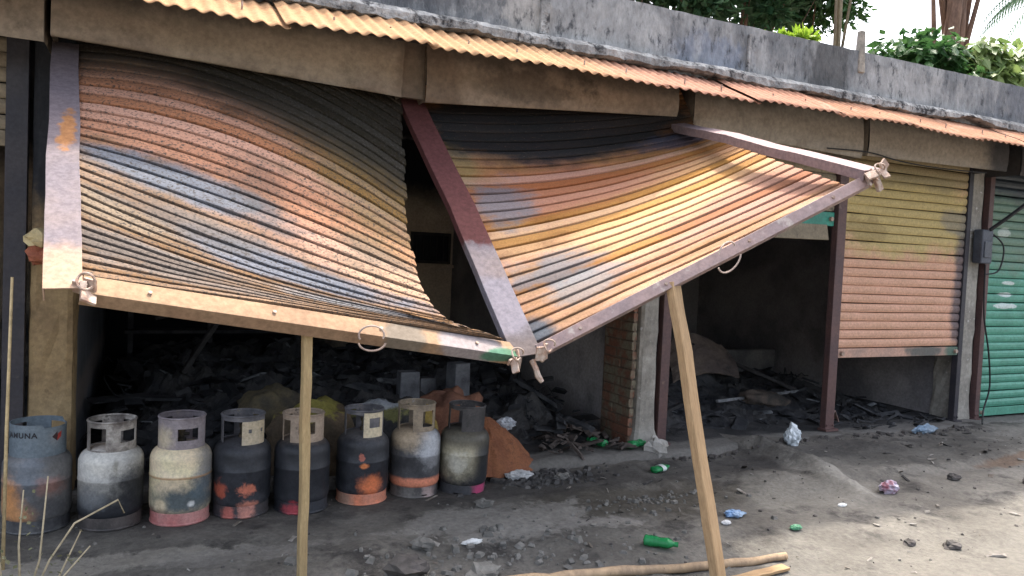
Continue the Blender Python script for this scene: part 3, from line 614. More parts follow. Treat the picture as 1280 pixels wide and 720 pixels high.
def cyl_mat(name, c1, c2, patches, rough=.48, c3=None, t3=(.6,.7)):
    bo = lambda q: tuple(min(.75, v*(1.25 if max(q) > .12 else 1.0)) for v in q)
    c1 = bo(c1); c2 = bo(c2)
    patches = [(a, b, bo(d), e, f*1.1, g*2.3) for a, b, d, e, f, g in patches]
    return mat(name, c1, c2, scale=9, rough=rough, bump=.35, bscale=45, bdist=.005, c3=c3, s3=22, t3=t3, patches=patches, spec=.35, psc=19)
K1 = (.022,.024,.029); K2 = (.045,.047,.055); RUST = (.20,.085,.045)
def cylinder(x, y, rz, label, body_m, collar_m, foot_m, holes, a0=-180, a1=180, plate=None, plate_m=None, lean=0, cr=.106, ch=.175, h=.415, slots=(), top=None, rim=True):
    z = min(gz(x+dx, y+dy) for dx in (-.1,.1) for dy in (-.1,.1))
    e = empty('gas_cylinder', (x, y, z+.002), label, 'gas cylinder', 'burnt gas cylinders lined up before the shop', rz)
    e.rotation_euler = (lean*.3, lean, rz); e.scale = (1.07, 1.07, 1.03)
    MB().lathe(body_profile(h), 44).obj('body', body_m, e, smooth=True)
    zb = h-.045
    zf = lambda q: [(a, b, zb+ch*u, zb+ch*v) for a, b, u, v in q]
    holes = zf(holes+[(100,152,.2,.86),(-155,-96,.2,.86)])
    c = arc_sheet(cr, zb, zb+ch, holes, a0, a1, top=top).obj('collar', collar_m, e)
    if rim: 
        pts = [(cr*math.cos(R_(a-90))*1.02, cr*math.sin(R_(a-90))*1.02, (zb+ch) if top is None else top(a)) for a in np.linspace(a0, a1, 48)]
        MB().tube(pts, .0065, 6, cap=a1-a0 < 359).obj('rim', collar_m, c)
    if plate: arc_sheet(cr+.005, zb+ch*plate[0], zb+ch*plate[1], zf(plate[2]), *plate[3:]).obj('handle_plate', plate_m, e)
    v = MB(); v.lathe([(.022,h-.01),(.022,h+.02),(.014,h+.022),(.014,h+.055),(.019,h+.056),(.019,h+.075),(.001,h+.075)], 12)
    v.tube([(0,0,h+.04),(.035,-.01,h+.04)], .009, 8); v.obj('valve', m_brass, e, smooth=False)
    f = arc_sheet(.136, .0, .066, slots, -180, 180, .005); f.obj('foot_ring', foot_m, e)
    MB().tube([(.139*math.cos(a), .139*math.sin(a), .007) for a in np.linspace(0, 2*math.pi, 40)], .006, 6, cap=False).obj('foot_rim', foot_m, e)
    return e
m_brass = mat('sooty_brass', (.09,.07,.04), (.04,.035,.03), scale=20, rough=.5)
def tocam(x, y): return math.atan2(-(CAM.x-x), (CAM.y-y)) + math.pi   # local -Y looks at the camera
def face(x, y):
    d = Vector((CAM.x-x, CAM.y-y)); return math.atan2(d.y, d.x)+math.pi/2
XS = [-.02, .325, .668, .99, 1.325, 1.70, 2.045, 2.36]
YS = [-.375, -.43, -.47, -.45, -.47, -.42, -.40, -.43]
GB = (.15,.175,.20)
# 1 blue-grey with lettering
b1 = cyl_mat('cylinder_blue_grey', (.155,.15,.145), (.115,.112,.11), [((-.04,-.14,.30),(.07,.1,.10),(.11,.13,.155),.7,.5,.3), ((-.12,-.1,.16),(.05,.1,.10),(.52,.24,.09),.9,.5,.3), ((-.07,-.13,.10),(.06,.1,.04),(.45,.22,.09),.8,.5,.3), ((.05,-.13,.23),(.06,.1,.04),(.28,.13,.10),.6,.7,.3), ((.05,-.13,.12),(.09,.1,.06),(.07,.07,.075),.7,.6,.3)])
c1 = cyl_mat('collar_blue_grey', (.135,.165,.185), (.105,.13,.15), [((.07,-.08,.47),(.03,.05,.04),(.22,.22,.22),.5,.5,.3)])
f1 = cyl_mat('foot_dark_grey', (.10,.10,.10), (.05,.05,.055), [], c3=(.24,.23,.21))
cyl1 = cylinder(XS[0], YS[0], face(XS[0], YS[0]), 'blue grey gas cylinder with lettered solid collar and rust patch', b1, c1, f1, [], cr=.116, ch=.18, h=.405, top=lambda a: .54-(.016 if 8 < a < 120 else 0), rim=False)
# lettering wrapped round the collar
def wrap_text(txt, size, r, ang, z, m, parent):
    cu = bpy.data.curves.new('lettering', 'FONT'); cu.body = txt; cu.size = size; cu.align_x = 'CENTER'; cu.resolution_u = 3; cu.space_character = 1.15; cu.offset = .0012
    to = bpy.data.objects.new('tmp_text', cu); col.objects.link(to)
    dg = bpy.context.evaluated_depsgraph_get(); me = bpy.data.meshes.new_from_object(to.evaluated_get(dg))
    bpy.data.objects.remove(to)
    for v in me.vertices:
        a = R_(ang-90)+v.co.x/r; v.co = Vector((r*math.cos(a), r*math.sin(a), z+v.co.y))
    me.materials.clear(); me.materials.append(m)
    o = bpy.data.objects.new('lettering', me); col.objects.link(o); o.parent = parent; return o
m_ink = mat('black_lettering', (.03,.03,.035), (.05,.05,.055), rough=.7)
col1 = [c for c in cyl1.children if c.name.startswith('collar')][0]
wrap_text('JAMUNA', .036, .1216, -38, .478, m_ink, col1)
m_red = mat('red_emblem', (.42,.06,.045), (.3,.05,.05), rough=.6); m_dkr = mat('dark_emblem', (.06,.03,.03), rough=.6)
def emblem(pts, m, r=.1216):
    vs = [(r*math.cos(R_(40-90)+px/r), r*math.sin(R_(40-90)+px/r), .476+pz) for px, pz in pts]
    return MB().add(vs, [tuple(range(len(vs)))]).obj('emblem', m, col1)
emblem([(-.026,0),(0,-.024),(.004,-.002),(0,.024)], m_dkr); emblem([(-.001,-.024),(.022,-.006),(.026,.022),(.004,.012)], m_red, .1219)
# 2 sooty white
b2 = cyl_mat('cylinder_sooty_white', (.50,.48,.43), (.42,.41,.38), [((0,-.05,.06),(.5,.5,.17),K1,1,.22,.3), ((.10,-.1,.21),(.09,.2,.12),K1,.95,.4,.35), ((-.09,-.12,.17),(.06,.1,.05),(.17,.18,.19),.6,.6,.3), ((.02,-.13,.33),(.012,.05,.035),(.16,.15,.12),.7,.5,.3), ((0,0,.43),(.1,.1,.035),(.33,.22,.15),.7,.5,.3)])
c2m = cyl_mat('collar_sooty_white', (.42,.39,.35), (.12,.10,.09), [((-.09,0,.50),(.05,.3,.1),(.10,.09,.08),.7,.5,.4)], c3=(.06,.055,.05))
f2 = cyl_mat('foot_soot', (.05,.045,.043), (.10,.085,.08), [], c3=(.16,.14,.13))
cylinder(XS[1], YS[1], face(XS[1], YS[1]), 'gas cylinder with sooty white shoulders fading to black below', b2, c2m, f2, [(-62,-14,.18,.84),(20,70,.40,.76)])
# 3 cream
b3 = cyl_mat('cylinder_cream', (.66,.52,.33), (.60,.49,.34), [((.13,-.08,.30),(.055,.12,.13),(.15,.15,.16),.85,.5,.3), ((.03,-.1,.13),(.16,.2,.075),(.07,.095,.11),.95,.35,.25), ((.10,-.1,.20),(.06,.12,.06),(.09,.12,.14),.9,.5,.3), ((-.09,-.11,.11),(.028,.05,.03),(.55,.45,.30),.9,.5,.2), ((.05,-.13,.115),(.016,.05,.016),(.55,.55,.53),.9,.5,.2), ((-.12,-.06,.06),(.08,.1,.03),(.12,.055,.05),.8,.5,.3), ((0,0,.43),(.11,.11,.04),(.34,.27,.22),.7,.6,.3), ((0,-.1,.252),(.3,.2,.006),(.30,.17,.08),.8,.2,.3)], c3=(.30,.22,.13), t3=(.66,.72))
c3m = cyl_mat('collar_mauve_grey', (.26,.23,.24), (.18,.155,.165), [((-.08,-.06,.45),(.04,.08,.06),(.50,.42,.28),.7,.5,.3), ((0,.1,.5),(.2,.05,.2),(.12,.10,.11),.7,.3,.3)], c3=(.40,.33,.26))
f3 = cyl_mat('foot_pink_red', (.36,.13,.12), (.42,.21,.19), [], c3=(.13,.06,.06))
cylinder(XS[2], YS[2], face(XS[2], YS[2]), 'cream gas cylinder with dark red foot ring', b3, c3m, f3, [(-10,44,.38,.72)], cr=.108, ch=.185)
# 4 black, pale plate with two bolt holes
b4 = cyl_mat('cylinder_charred_flaked_red', K1, K2, [((-.1,-.1,.16),(.03,.06,.04),(.42,.10,.06),.9,.8,.2), ((.03,-.14,.16),(.035,.05,.035),(.50,.16,.10),.9,.9,.15), ((.04,-.14,.07),(.05,.05,.025),(.50,.20,.14),.9,.6,.2), ((0,0,.43),(.15,.15,.05),(.12,.115,.12),.7,.5,.3)], c3=(.11,.115,.125), t3=(.66,.74))
c4 = cyl_mat('collar_steel_grey', (.15,.145,.155), (.09,.09,.10), [], c3=(.26,.23,.2))
pl4 = cyl_mat('handle_plate_cream', (.46,.38,.26), (.36,.31,.235), [], c3=(.16,.13,.1))
f4 = cyl_mat('foot_soot_red', K2, (.08,.07,.07), [((.03,-.12,.03),(.04,.06,.05),(.5,.22,.17),.9,.6,.2), ((-.06,-.1,.03),(.03,.06,.05),(.45,.13,.10),.8,.6,.2)])
cylinder(XS[3], YS[3], face(XS[3], YS[3]), 'charred black gas cylinder with cream plate holed twice and red flakes', b4, c4, f4, [(-64,0,.12,.86)], plate=(.1,.86,[(14,23,.5,.62),(50,60,.5,.62)],-2,68), plate_m=pl4)
# 5 black with dirty tan plate
b5 = cyl_mat('cylinder_charred', K1, (.035,.036,.042), [((-.06,-.13,.06),(.03,.05,.02),(.32,.05,.06),.9,.8,.2), ((0,0,.43),(.15,.15,.04),(.20,.16,.13),.7,.5,.3)], c3=(.09,.09,.10), t3=(.68,.76))
pl5 = cyl_mat('handle_plate_tan', (.34,.265,.20), (.26,.2,.155), [], c3=(.12,.09,.07))
f5 = cyl_mat('foot_soot_crimson', K1, K2, [((-.06,-.1,.03),(.045,.06,.035),(.32,.05,.06),.9,.7,.2)])
cylinder(XS[4], YS[4], face(XS[4], YS[4])+.15, 'charred black gas cylinder behind the thin batten with dirty tan plate', b5, pl5, f5, [(-80,-46,.12,.85),(-22,26,.42,.8)])
# 6 black with orange base
b6 = cyl_mat('cylinder_charred_orange', K1, K2, [((.05,-.13,.115),(.055,.07,.06),(.60,.17,.07),.95,.5,.25), ((.01,-.145,.235),(.024,.03,.016),(.66,.20,.08),.95,.4,.15), ((-.005,-.145,.285),(.012,.03,.02),(.4,.12,.08),.8,1.0,.15), ((0,0,.43),(.15,.15,.05),(.17,.16,.155),.7,.5,.3)], c3=(.11,.11,.12), t3=(.67,.74))
pl6 = cyl_mat('handle_plate_ivory', (.56,.48,.34), (.47,.40,.28), [], c3=(.13,.1,.07))
f6 = cyl_mat('foot_orange_red', (.58,.19,.10), (.48,.20,.13), [((-.09,-.08,.03),(.05,.08,.06),(.30,.21,.16),.8,.5,.3)], c3=(.17,.09,.07))
cylinder(XS[5], YS[5], face(XS[5], YS[5]), 'charred gas cylinder with ivory handle plate and bright orange foot', b6, c4, f6, [(-66,-2,.12,.88)], plate=(.08,.95,[(16,52,.45,.78)],0,64), plate_m=pl6)
# 7 silver grey shoulders, orange band
b7 = cyl_mat('cylinder_silver_scorched', (.10,.10,.105), (.06,.06,.065), [((.09,-.1,.32),(.07,.12,.10),(.40,.41,.43),.9,.5,.3), ((-.06,-.1,.37),(.1,.15,.07),(.40,.31,.21),.85,.5,.3), ((0,-.1,.095),(.3,.3,.028),(.62,.22,.13),.95,.2,.15), ((.1,-.1,.22),(.05,.1,.04),(.20,.2,.21),.6,.8,.3)], c3=(.2,.19,.18), t3=(.64,.72))
c7 = cyl_mat('collar_scorched_tan', (.30,.24,.17), (.18,.145,.11), [], c3=(.38,.35,.31))
f7 = cyl_mat('foot_grey_flaked', (.14,.13,.12), (.07,.065,.065), [((.08,-.1,.03),(.035,.08,.05),(.36,.27,.25),.8,.5,.3)], c3=(.25,.2,.17))
cylinder(XS[6], YS[6], face(XS[6], YS[6]), 'silver shouldered gas cylinder with orange band above its grey foot', b7, c7, f7, [(-64,-10,.12,.88),(20,62,.3,.82)], ch=.185, slots=[(20,34,0,.02)])
# 8 dark with pale yellow-grey scorch
b8 = cyl_mat('cylinder_pale_scorch', (.05,.047,.045), (.03,.03,.034), [((-.03,-.12,.25),(.13,.12,.12),(.36,.32,.22),.9,.35,.3), ((-.04,-.14,.21),(.07,.06,.05),(.52,.50,.43),.8,.6,.3), ((.12,-.08,.20),(.05,.12,.2),K1,.9,.4,.3), ((0,-.1,.36),(.2,.2,.05),(.10,.09,.07),.8,.5,.3)])
c8 = cyl_mat('collar_charred', (.05,.048,.05), (.08,.075,.075), [], c3=(.16,.14,.13))
f8 = cyl_mat('foot_magenta', (.045,.045,.05), (.07,.07,.075), [((.1,-.07,.03),(.04,.08,.07),(.38,.05,.13),.9,.4,.25)])
cylinder(XS[7], YS[7], face(XS[7], YS[7]), 'dark leaning gas cylinder with pale yellowish scorch on its side', b8, c8, f8, [(-66,-14,.12,.88)], lean=.035, slots=[(-20,-6,0,.02),(26,40,0,.02)])

# ------------------------------------------------------------------ props and timber
m_batten = mat('pale_sawn_batten', (0.384,0.285,0.149), (0.322,0.229,0.118), scale=5, rough=.75, stretch=(6,6,.8), bump=.3, bscale=30, bdist=.004, c3=(0.223,0.136,0.062), s3=5, t3=(.64,.74))
m_plank = mat('raw_plank', (0.384,0.254,0.136), (0.322,0.205,0.105), scale=6, rough=.75, stretch=(5,5,.6), bump=.35, bscale=24, bdist=.005, c3=(0.186,0.099,0.043), s3=7, t3=(.66,.73))
def timber(p0, p1, wd, th, n, m, name, label, cat, wav=.01, seed=0, taper=1.0, ns=26):
    p0 = Vector(p0); p1 = Vector(p1); Ln = (p1-p0).length; a = (p1-p0).normalized(); n = Vector(n); n = (n-a*n.dot(a)).normalized(); b = a.cross(n)
    mb = MB(); vs = []
    for i in range(ns+1):
        t = i/ns; o = b*wav*fbm(t*3.5, seed, 0, 3)+n*wav*.4*fbm(t*2.5, seed+5, 0, 2)
        ww = wd*(1+(taper-1)*t)*(1+.10*fbm(t*6, seed+9, 0, 3)); tt = th*(1+.06*fbm(t*5, seed+4))
        c = Vector((0,0,Ln*t))
        for sx, sy in ((-1,-.8),(-.85,-1),(.85,-1),(1,-.8),(1,.8),(.85,1),(-.85,1),(-1,.8)):
            vs.append(c + Vector((sx*ww/2+o.dot(b), sy*tt/2+o.dot(n), 0)))
    fs = [(i*8+k, i*8+(k+1) % 8, (i+1)*8+(k+1) % 8, (i+1)*8+k) for i in range(ns) for k in range(8)]
    fs += [tuple(range(7,-1,-1)), tuple(range(ns*8, ns*8+8))]
    mb.add(vs, fs); o = mb.obj(name, m)
    M = Matrix((b, n, a)).transposed().to_4x4(); M.translation = p0; o.matrix_world = M
    return tag(o, label, cat)
bp1 = PL+(PC-PL)*.46
timber((1.145,-1.50,gz(1.145,-1.5)-.02), bp1+Vector((-.01,.035,-.025)), .040, .03, (.3,-1,0), m_batten, 'wooden_prop', 'thin pale batten propping up the blue grey shutter', 'prop', .006, 2)
bp2 = PC+(PR-PC)*.42
timber((3.035,-2.16,gz(3.035,-2.16)-.03), bp2+Vector((.02,.03,-.03)), .115, .045, (.50,-.86,.1), m_plank, 'wooden_prop', 'thick raw plank propping up the yellow orange shutter', 'prop', .018, 8, .9)
m_pole = mat('weathered_pole', (.30,.215,.14), (.40,.28,.17), scale=6, rough=.85, c3=(.10,.07,.05), s3=10, t3=(.6,.7), bump=.5, bscale=30, stretch=(1,1,.4))
pts = []
for t in np.linspace(0, 1, 24):
    x = 1.75+(3.60-1.75)*t; y = -1.84-.18*t
    pts.append((x, y, max(gz(x, y), gz(x, y+.03))+.022-.005*t+.006*fbm(t*6, 4)))
tag(MB().tube(pts, [.027-.006*t+.004*fbm(t*9, 2) for t in np.linspace(0,1,24)], 10).obj('wooden_pole', m_pole, smooth=True), 'long weathered pole lying on the dirt behind the thick plank', 'pole')
x0, y0, x1, y1 = 3.12,-2.13,3.50,-2.12
timber((x0,y0,gz(x0,y0)+.012), (x1,y1,gz(x1,y1)+.012), .06, .016, (0,0,1), m_plank, 'board_offcut', 'short pale board offcut beside the pole end', 'board', .004, 4, ns=8)

# ------------------------------------------------------------------ charred debris inside the shops
m_char = mat('charred_debris', (.016,.017,.020), (.045,.045,.047), scale=8, rough=.7, coord='World', c3=(.10,.10,.10), s3=9, t3=(.6,.72), bump=.5)
m_ash = mat('ash_heap', (.028,.029,.033), (.065,.062,.06), scale=3, rough=.95, coord='World', c3=(.10,.092,.085), s3=8, t3=(.6,.75), bump=.9, bscale=20, bdist=.03)
def heap(x0, x1, y0, y1, hfn, m, name, label, nx=80, ny=60, kind='stuff'):
    def fn(u, v):
        x = x0+(x1-x0)*u; y = y0+(y1-y0)*v; e = min(u, 1-u, v, 1-v)
        return (x, y, -.02+(hfn(x, y)+.05)*sstep(0, .12, e))
    return tag(MB().grid(fn, nx, ny).obj(name, m, smooth=False), label, 'debris', kind=kind)
def h1(x, y): return .10+.22*sstep(.1, 1.6, y)*(1+.5*fbm(x*1.2, y*1.2, 2))+.13*max(-.3, fbm(x*3.2, y*3.2))+.05*fbm(x*11, y*11, 3)
heap(.14, 3.9, .18, 4.1, h1, m_ash, 'ash_heap', 'black ash and burnt rubble covering the dark shop floor', 110, 100)
def h2(x, y): return .0+.12*sstep(.6, 2.2, y)*(1+.6*fbm(x*1.4, y*1.4, 6))+.06*max(-.2, fbm(x*4, y*4, 9))+.03*fbm(x*12, y*12, 3)
heap(4.3, 7.95, .25, 4.1, h2, m_ash, 'ash_heap', 'thin black ash spread in the open bay beside the steel post', 90, 80)
def shards(x0, x1, y0, y1, n, hf, smin, smax, m, name, label, seed):
    rnd = random.Random(seed); mb = MB()
    for i in range(n):
        x = rnd.uniform(x0, x1); y = rnd.uniform(y0, y1); s = smin+(smax-smin)*rnd.random()**2.5
        rot = (Matrix.Rotation(rnd.uniform(0,6.28), 3, 'Z') @ Matrix.Rotation(rnd.uniform(-.6,.6), 3, 'X') @ Matrix.Rotation(rnd.uniform(-.5,.5), 3, 'Y'))
        mb.box((x, y, hf(x, y)+s*.12), (s*rnd.uniform(.5,2.2), s*rnd.uniform(.15,.7), s*rnd.uniform(.03,.22)), rot, tap=rnd.uniform(.4,.95))
    return tag(mb.obj(name, m), label, 'debris', kind='stuff')
shards(.3, 3.8, .25, 3.9, 1500, h1, .02, .26, m_char, 'burnt_debris', 'charred splinters and scraps heaped inside the dark shop', 1)
shards(4.4, 7.8, .3, 3.8, 800, h2, .015, .22, m_char, 'burnt_debris', 'charred scraps on the open bay floor', 2)
m_scrap = mat('pale_scraps', (.20,.205,.21), (.08,.085,.09), scale=10, rough=.7, coord='World')
shards(.4, 3.7, .4, 3.2, 70, lambda x, y: h1(x, y)+.03, .04, .16, m_scrap, 'burnt_scraps', 'greyish scraps of burnt packaging on the ash heap', 3)
shards(4.6, 7.6, .5, 3.2, 40, lambda x, y: h2(x, y)+.02, .04, .14, m_scrap, 'burnt_scraps', 'greyish scraps on the open bay ash', 4)
def wires(x0, x1, y0, y1, n, hf, name, label, seed):
    rnd = random.Random(seed); mb = MB()
    for i in range(n):
        x = rnd.uniform(x0, x1); y = rnd.uniform(y0, y1); z = hf(x, y); pts = []; a = rnd.uniform(0, 6.28)
        for k in range(9):
            pts.append((x, y, max(hf(x, y), z)+.01)); a += rnd.uniform(-.9, .9); x += .05*math.cos(a); y += .04*math.sin(a); z = hf(x, y)+.05*abs(rnd.gauss(0, .8))
        mb.tube(pts, rnd.uniform(.002, .005), 4)
    return tag(mb.obj(name, m_char, smooth=True), label, 'wire', kind='stuff')
wires(.4, 3.7, .3, 2.5, 60, h1, 'burnt_wires', 'tangle of burnt wires on the ash inside the dark shop', 31)
wires(4.5, 7.7, .3, 2.5, 40, h2, 'burnt_wires', 'tangle of burnt wires on the open bay floor', 32)
# charred shelves at the back of the shop
sv = empty('burnt_shelf', (1.2, 3.6, 0), 'charred rack with sagging shelf boards against the dark back wall', 'shelf')
m_shelf = mat('charred_shelf', (.035,.035,.04), (.07,.068,.07), scale=5, rough=.8)
for x in (-.85, -.1, .8): MB().box((x, 0, .75), (.05,.05,1.5)).obj('upright', m_shelf, sv)
for i, z in enumerate((.55, .85, 1.15, 1.42)): MB().beam((-.9,-.04,z+.02*i), (.9,-.04,z-.015*i), .28, .03, (0,0,1)).obj('shelf_board', m_shelf, sv)
def charbeam(p0, p1, wd, th, label, m=None):
    return timber(p0, p1, wd, th, (0,.2,1), m or m_char2, 'charred_timber', label, 'timber', .012, random.random()*9, .9, 12)
m_char2 = mat('charred_wood', (.022,.02,.02), (.05,.047,.047), scale=9, rough=.8, c3=(.13,.12,.115), s3=14, t3=(.6,.72), bump=.6)
charbeam((.75,1.6,.42), (1.15,1.9,1.0), .05,.04, 'thin charred stick leaning up in front of the burnt rack')
charbeam((.55,1.7,.85), (1.05,1.65,1.0), .04,.03, 'short charred stick lying across the leaning one')
charbeam((5.9,1.9,.62), (7.3,1.3,.03), .05,.04, 'long charred pole slanting to the floor behind the steel post')
charbeam((5.7,1.0,.10), (7.2,1.35,.09), .035,.03, 'pale scorched rod lying on the open bay floor', mat('pale_rod', (.3,.3,.31), (.12,.12,.12), scale=9))
charbeam((4.7,.7,.05), (5.6,1.2,.10), .04,.03, 'charred lath on the open bay floor beside the burnt sack')
m_box = mat('burnt_tin', (.16,.165,.175), (.09,.09,.10), scale=9, rough=.6, c3=(.04,.04,.04), s3=9, t3=(.55,.7))
for (x, y, z, d, lb) in ((2.44,1.0,.27,(.17,.14,.30),'low grey burnt tin standing behind the sacks'), (2.86,.95,.28,(.16,.14,.36),'tall grey burnt tin beside the red brown heap'), (2.64,1.15,.25,(.17,.12,.24),'squat dented tin between the two grey tins')):
    o = MB().grid(lambda u, v: (0,0,0), 1, 1); o = MB()
    o.box((0,0,0), d, Matrix.Rotation(random.uniform(-.3,.3),3,'Z'), tap=.95); t = o.obj('tin_box', m_box, bevel=.008, loc=(x,y,z+d[2]/2-.08)); tag(t, lb, 'tin')
# sacks
def sack(x, y, z, r, rz, c1, c2, label, seed, patches=(), c3=None):
    m = mat('sack_cloth', c1, c2, scale=7, rough=.9, bump=.6, bscale=40, bdist=.01, patches=patches, c3=c3, s3=9, t3=(.55,.68), psc=9)
    o = MB().blob((0,0,0), r, 16, 30, .26, 2.0, seed, .8).obj('sack', m, smooth=True, loc=(x,y,z)); o.rotation_euler = (0, random.uniform(-.1,.1), rz)
    return tag(o, label, 'sack', 'burst sacks behind the cylinders')
sack(1.50,.06,.15,(.29,.22,.29),.1,(.155,.11,.068),(.085,.065,.045),'dirty tan sack with yellow green top behind the cylinders',1,[((0,0,.28),(.3,.3,.05),(.26,.23,.05),.85,1.0,.25)],(.09,.07,.04))
sack(1.92,.13,.15,(.29,.22,.28),-.1,(.07,.065,.06),(.04,.04,.042),'blackened sack with yellow and grey rim behind the ivory plated cylinder',2,[((0,0,.23),(.3,.3,.05),(.25,.24,.08),.7,.9,.2), ((.02,0,.27),(.16,.2,.04),(.34,.36,.39),.8,.5,.2)])
sack(2.25,.08,.15,(.10,.10,.24),.3,(.34,.24,.06),(.27,.2,.08),'yellow paper sack wedged behind the silver shouldered cylinder',3)
sack(1.30,.62,.28,(.22,.2,.17),.4,(.13,.105,.06),(.06,.052,.04),'scorched tan bundle on top of the ash behind the sacks',6)
# red-brown heap spilling from a burst sack
m_redheap = mat('red_brown_grain', (.33,.135,.065), (.24,.095,.05), scale=9, rough=.95, coord='World', c3=(.13,.06,.04), s3=14, t3=(.56,.7), bump=.9, bscale=60, bdist=.02)
def rh(u, v):
    a = 2*math.pi*u; r = v*(.40+.05*fbm(math.cos(a)*2, math.sin(a)*2, 5))
    x = 2.72+r*1.05*math.cos(a); y = .03+r*.85*math.sin(a)
    return (x, y, -.05+.36*max(0, 1-(v**1.25))+.035*fbm(x*7, y*7, 2)*(1-v*.6)+.012*fbm(x*25, y*25))
tag(MB().grid(rh, 50, 26).obj('grain_heap', m_redheap), 'reddish brown heap of spilled grain beside the last cylinder', 'heap', kind='stuff')
sack(2.52,.27,.15,(.28,.17,.30),.0,(.22,.10,.06),(.16,.075,.05),'reddish sack standing behind the brown heap',9)
# crumpled foil and bags
def crumple(x, y, z, r, c1, c2, label, seed, name='crumpled_bag', cat='bag', rough=.4):
    m = mat(name, c1, c2, scale=14, rough=rough, bump=.6, bscale=30, bdist=.01, spec=.5)
    o = MB().blob((0,0,0), r, 18, 28, .34, 2.4, seed, 1.15).obj(name, m, loc=(x,y,z+r[2]*.75)); return tag(o, label, cat)
crumple(2.96,.20,.16,(.085,.05,.05),(.60,.62,.65),(.32,.34,.37),'crumpled silver wrapper on the brown heap',3,'crumpled_wrapper','wrapper')
crumple(2.83,-.33,gz(2.83,-.33),(.10,.06,.035),(.55,.55,.54),(.4,.4,.4),'torn white plastic scrap at the foot of the brown heap',5,'plastic_scrap','scrap')
crumple(5.37,-.33,gz(5.37,-.33),(.07,.06,.10),(.66,.70,.72),(.5,.55,.58),'knotted white plastic bag beside the kerb ridge',7)
crumple(5.21,-1.38,gz(5.21,-1.38),(.08,.055,.045),(.24,.07,.09),(.45,.42,.50),'red and grey crumpled rag on the road edge',11,'rag','rag',.8)
crumple(3.74,-1.46,gz(3.74,-1.46),(.07,.045,.022),(.10,.22,.42),(.22,.3,.4),'blue torn wrapper near the thick plank',13,'torn_wrapper','wrapper')
crumple(3.60,-1.55,gz(3.60,-1.55),(.03,.02,.015),(.6,.6,.6),(.5,.5,.5),'tiny white scrap next to the blue wrapper',15,'paper_scrap','scrap')
crumple(7.14,-.24,gz(7.14,-.24),(.16,.04,.05),(.15,.22,.30),(.22,.27,.32),'faded blue scrap against the doorstep under the orange shutter',17,'cloth_scrap','scrap',.8)
crumple(3.95,-1.75,gz(3.95,-1.75),(.04,.025,.015),(.05,.25,.12),(.05,.2,.1),'small green scrap on the dirt near the pole end',19,'plastic_scrap','scrap')
crumple(2.05,-1.36,gz(2.05,-1.36),(.06,.022,.015),(.72,.72,.70),(.6,.6,.58),'bright white paper shred on the dirt',21,'paper_scrap','scrap')
crumple(4.62,-1.5,gz(4.62,-1.5),(.035,.02,.012),(.72,.72,.70),(.6,.6,.58),'small white paper scrap by the kerb ridge end',23,'paper_scrap','scrap')
# folded pink paper tent inside the doorway
tag(MB().add([(-.09,0,0),(.09,.02,0),(0,-.01,.12),(-.08,.07,0),(.1,.09,0),(.01,.06,.12)], [(0,2,5,3),(1,4,5,2)]).obj('folded_card', mat('card_pink', (.42,.25,.2), (.5,.42,.38)), loc=(6.47,.22,.012)), 'folded pinkish card standing on the floor behind the steel post', 'card').modifiers.new('solid','SOLIDIFY').thickness = .004
# burnt sheet and sack in the open bay
def bentsheet(u, v):
    return (-.38+.76*u+.05*math.sin(v*3), -.25+.5*v, .16*math.sin(math.pi*min(1, u*1.05))*(.5+.5*v)+.22*v+.02*fbm(u*4, v*4))
bs_ = MB().grid(bentsheet, 20, 14).obj('burnt_sheet', mat('burnt_card', (.20,.155,.125), (.12,.095,.085), scale=4, c3=(.05,.045,.045), s3=5, t3=(.55,.7)), loc=(6.05,1.75,.27)); bs_.modifiers.new('solid','SOLIDIFY').thickness = .02
bs_.rotation_euler = (.15,-.1,-.3); tag(bs_, 'bent scorched tan sheet propped on debris in the open bay', 'sheet')
o = MB().blob((0,0,0), (.36,.2,.24), 10, 18, .4, 2, 31).obj('burnt_bundle', m_char, loc=(6.0,1.75,.12)); tag(o, 'blackened bundle under the bent scorched sheet', 'bundle')
sk = sack(6.35,1.05,.09,(.25,.14,.085),-.4,(.13,.10,.08),(.05,.045,.04),'flattened scorched sack on the open bay floor',12,c3=(.03,.03,.03)); del sk['group']
tag(MB().box((7.35,2.4,.22), (.9,.08,.42)).obj('concrete_panel', mat('grey_panel', (.2,.19,.18), (.1,.1,.1), scale=3), bevel=.02), 'low grey concrete slab leaning at the side of the open bay', 'slab')
# ------------------------------------------------------------------ green bottles
m_green = mat('green_plastic', (.04,.38,.13), (.03,.28,.09), scale=6, rough=.2, spec=.6, trans=.45, bump=.3, bscale=12)
m_lab = mat('bottle_label', (.62,.65,.62), (.45,.5,.48), scale=20, rough=.6)
def bottle(x, y, z, rz, label, squash=.6, lab=True, tilt=0):
    e = empty('plastic_bottle', (x, y, z), label, 'bottle', None, rz); e.scale = (.78,1.12,1.12); e.rotation_euler = (0, tilt, rz)
    def fn(u, v):
        a = 2*math.pi*u; pr = np.interp(v, [0,.02,.06,.3,.5,.74,.9,.91,.95,.97,1], [0,.026,.034,.034,.029,.034,.013,.015,.014,.0145,.0]); r = pr*(1+.12*fbm(v*6, math.cos(a)*1.5, x))
        return (-.12+.24*v, r*math.cos(a), .030*squash+r*math.sin(a)*squash)
    MB().grid(fn, 18, 26).obj('body', m_green, e, smooth=True)
    def fc(u, v):
        a = 2*math.pi*u; return (.098+.024*v, .0155*math.cos(a), .030*squash+.0155*math.sin(a)*max(squash,.75))
    MB().grid(fc, 12, 2).obj('cap', m_green, e)
    if lab:
        def fl(u, v):
            a = 2*math.pi*u; return (-.03+.06*v, .0375*math.cos(a), .030*squash+.0375*math.sin(a)*squash)
        MB().grid(fl, 16, 2).obj('label_sleeve', m_lab, e, smooth=True)
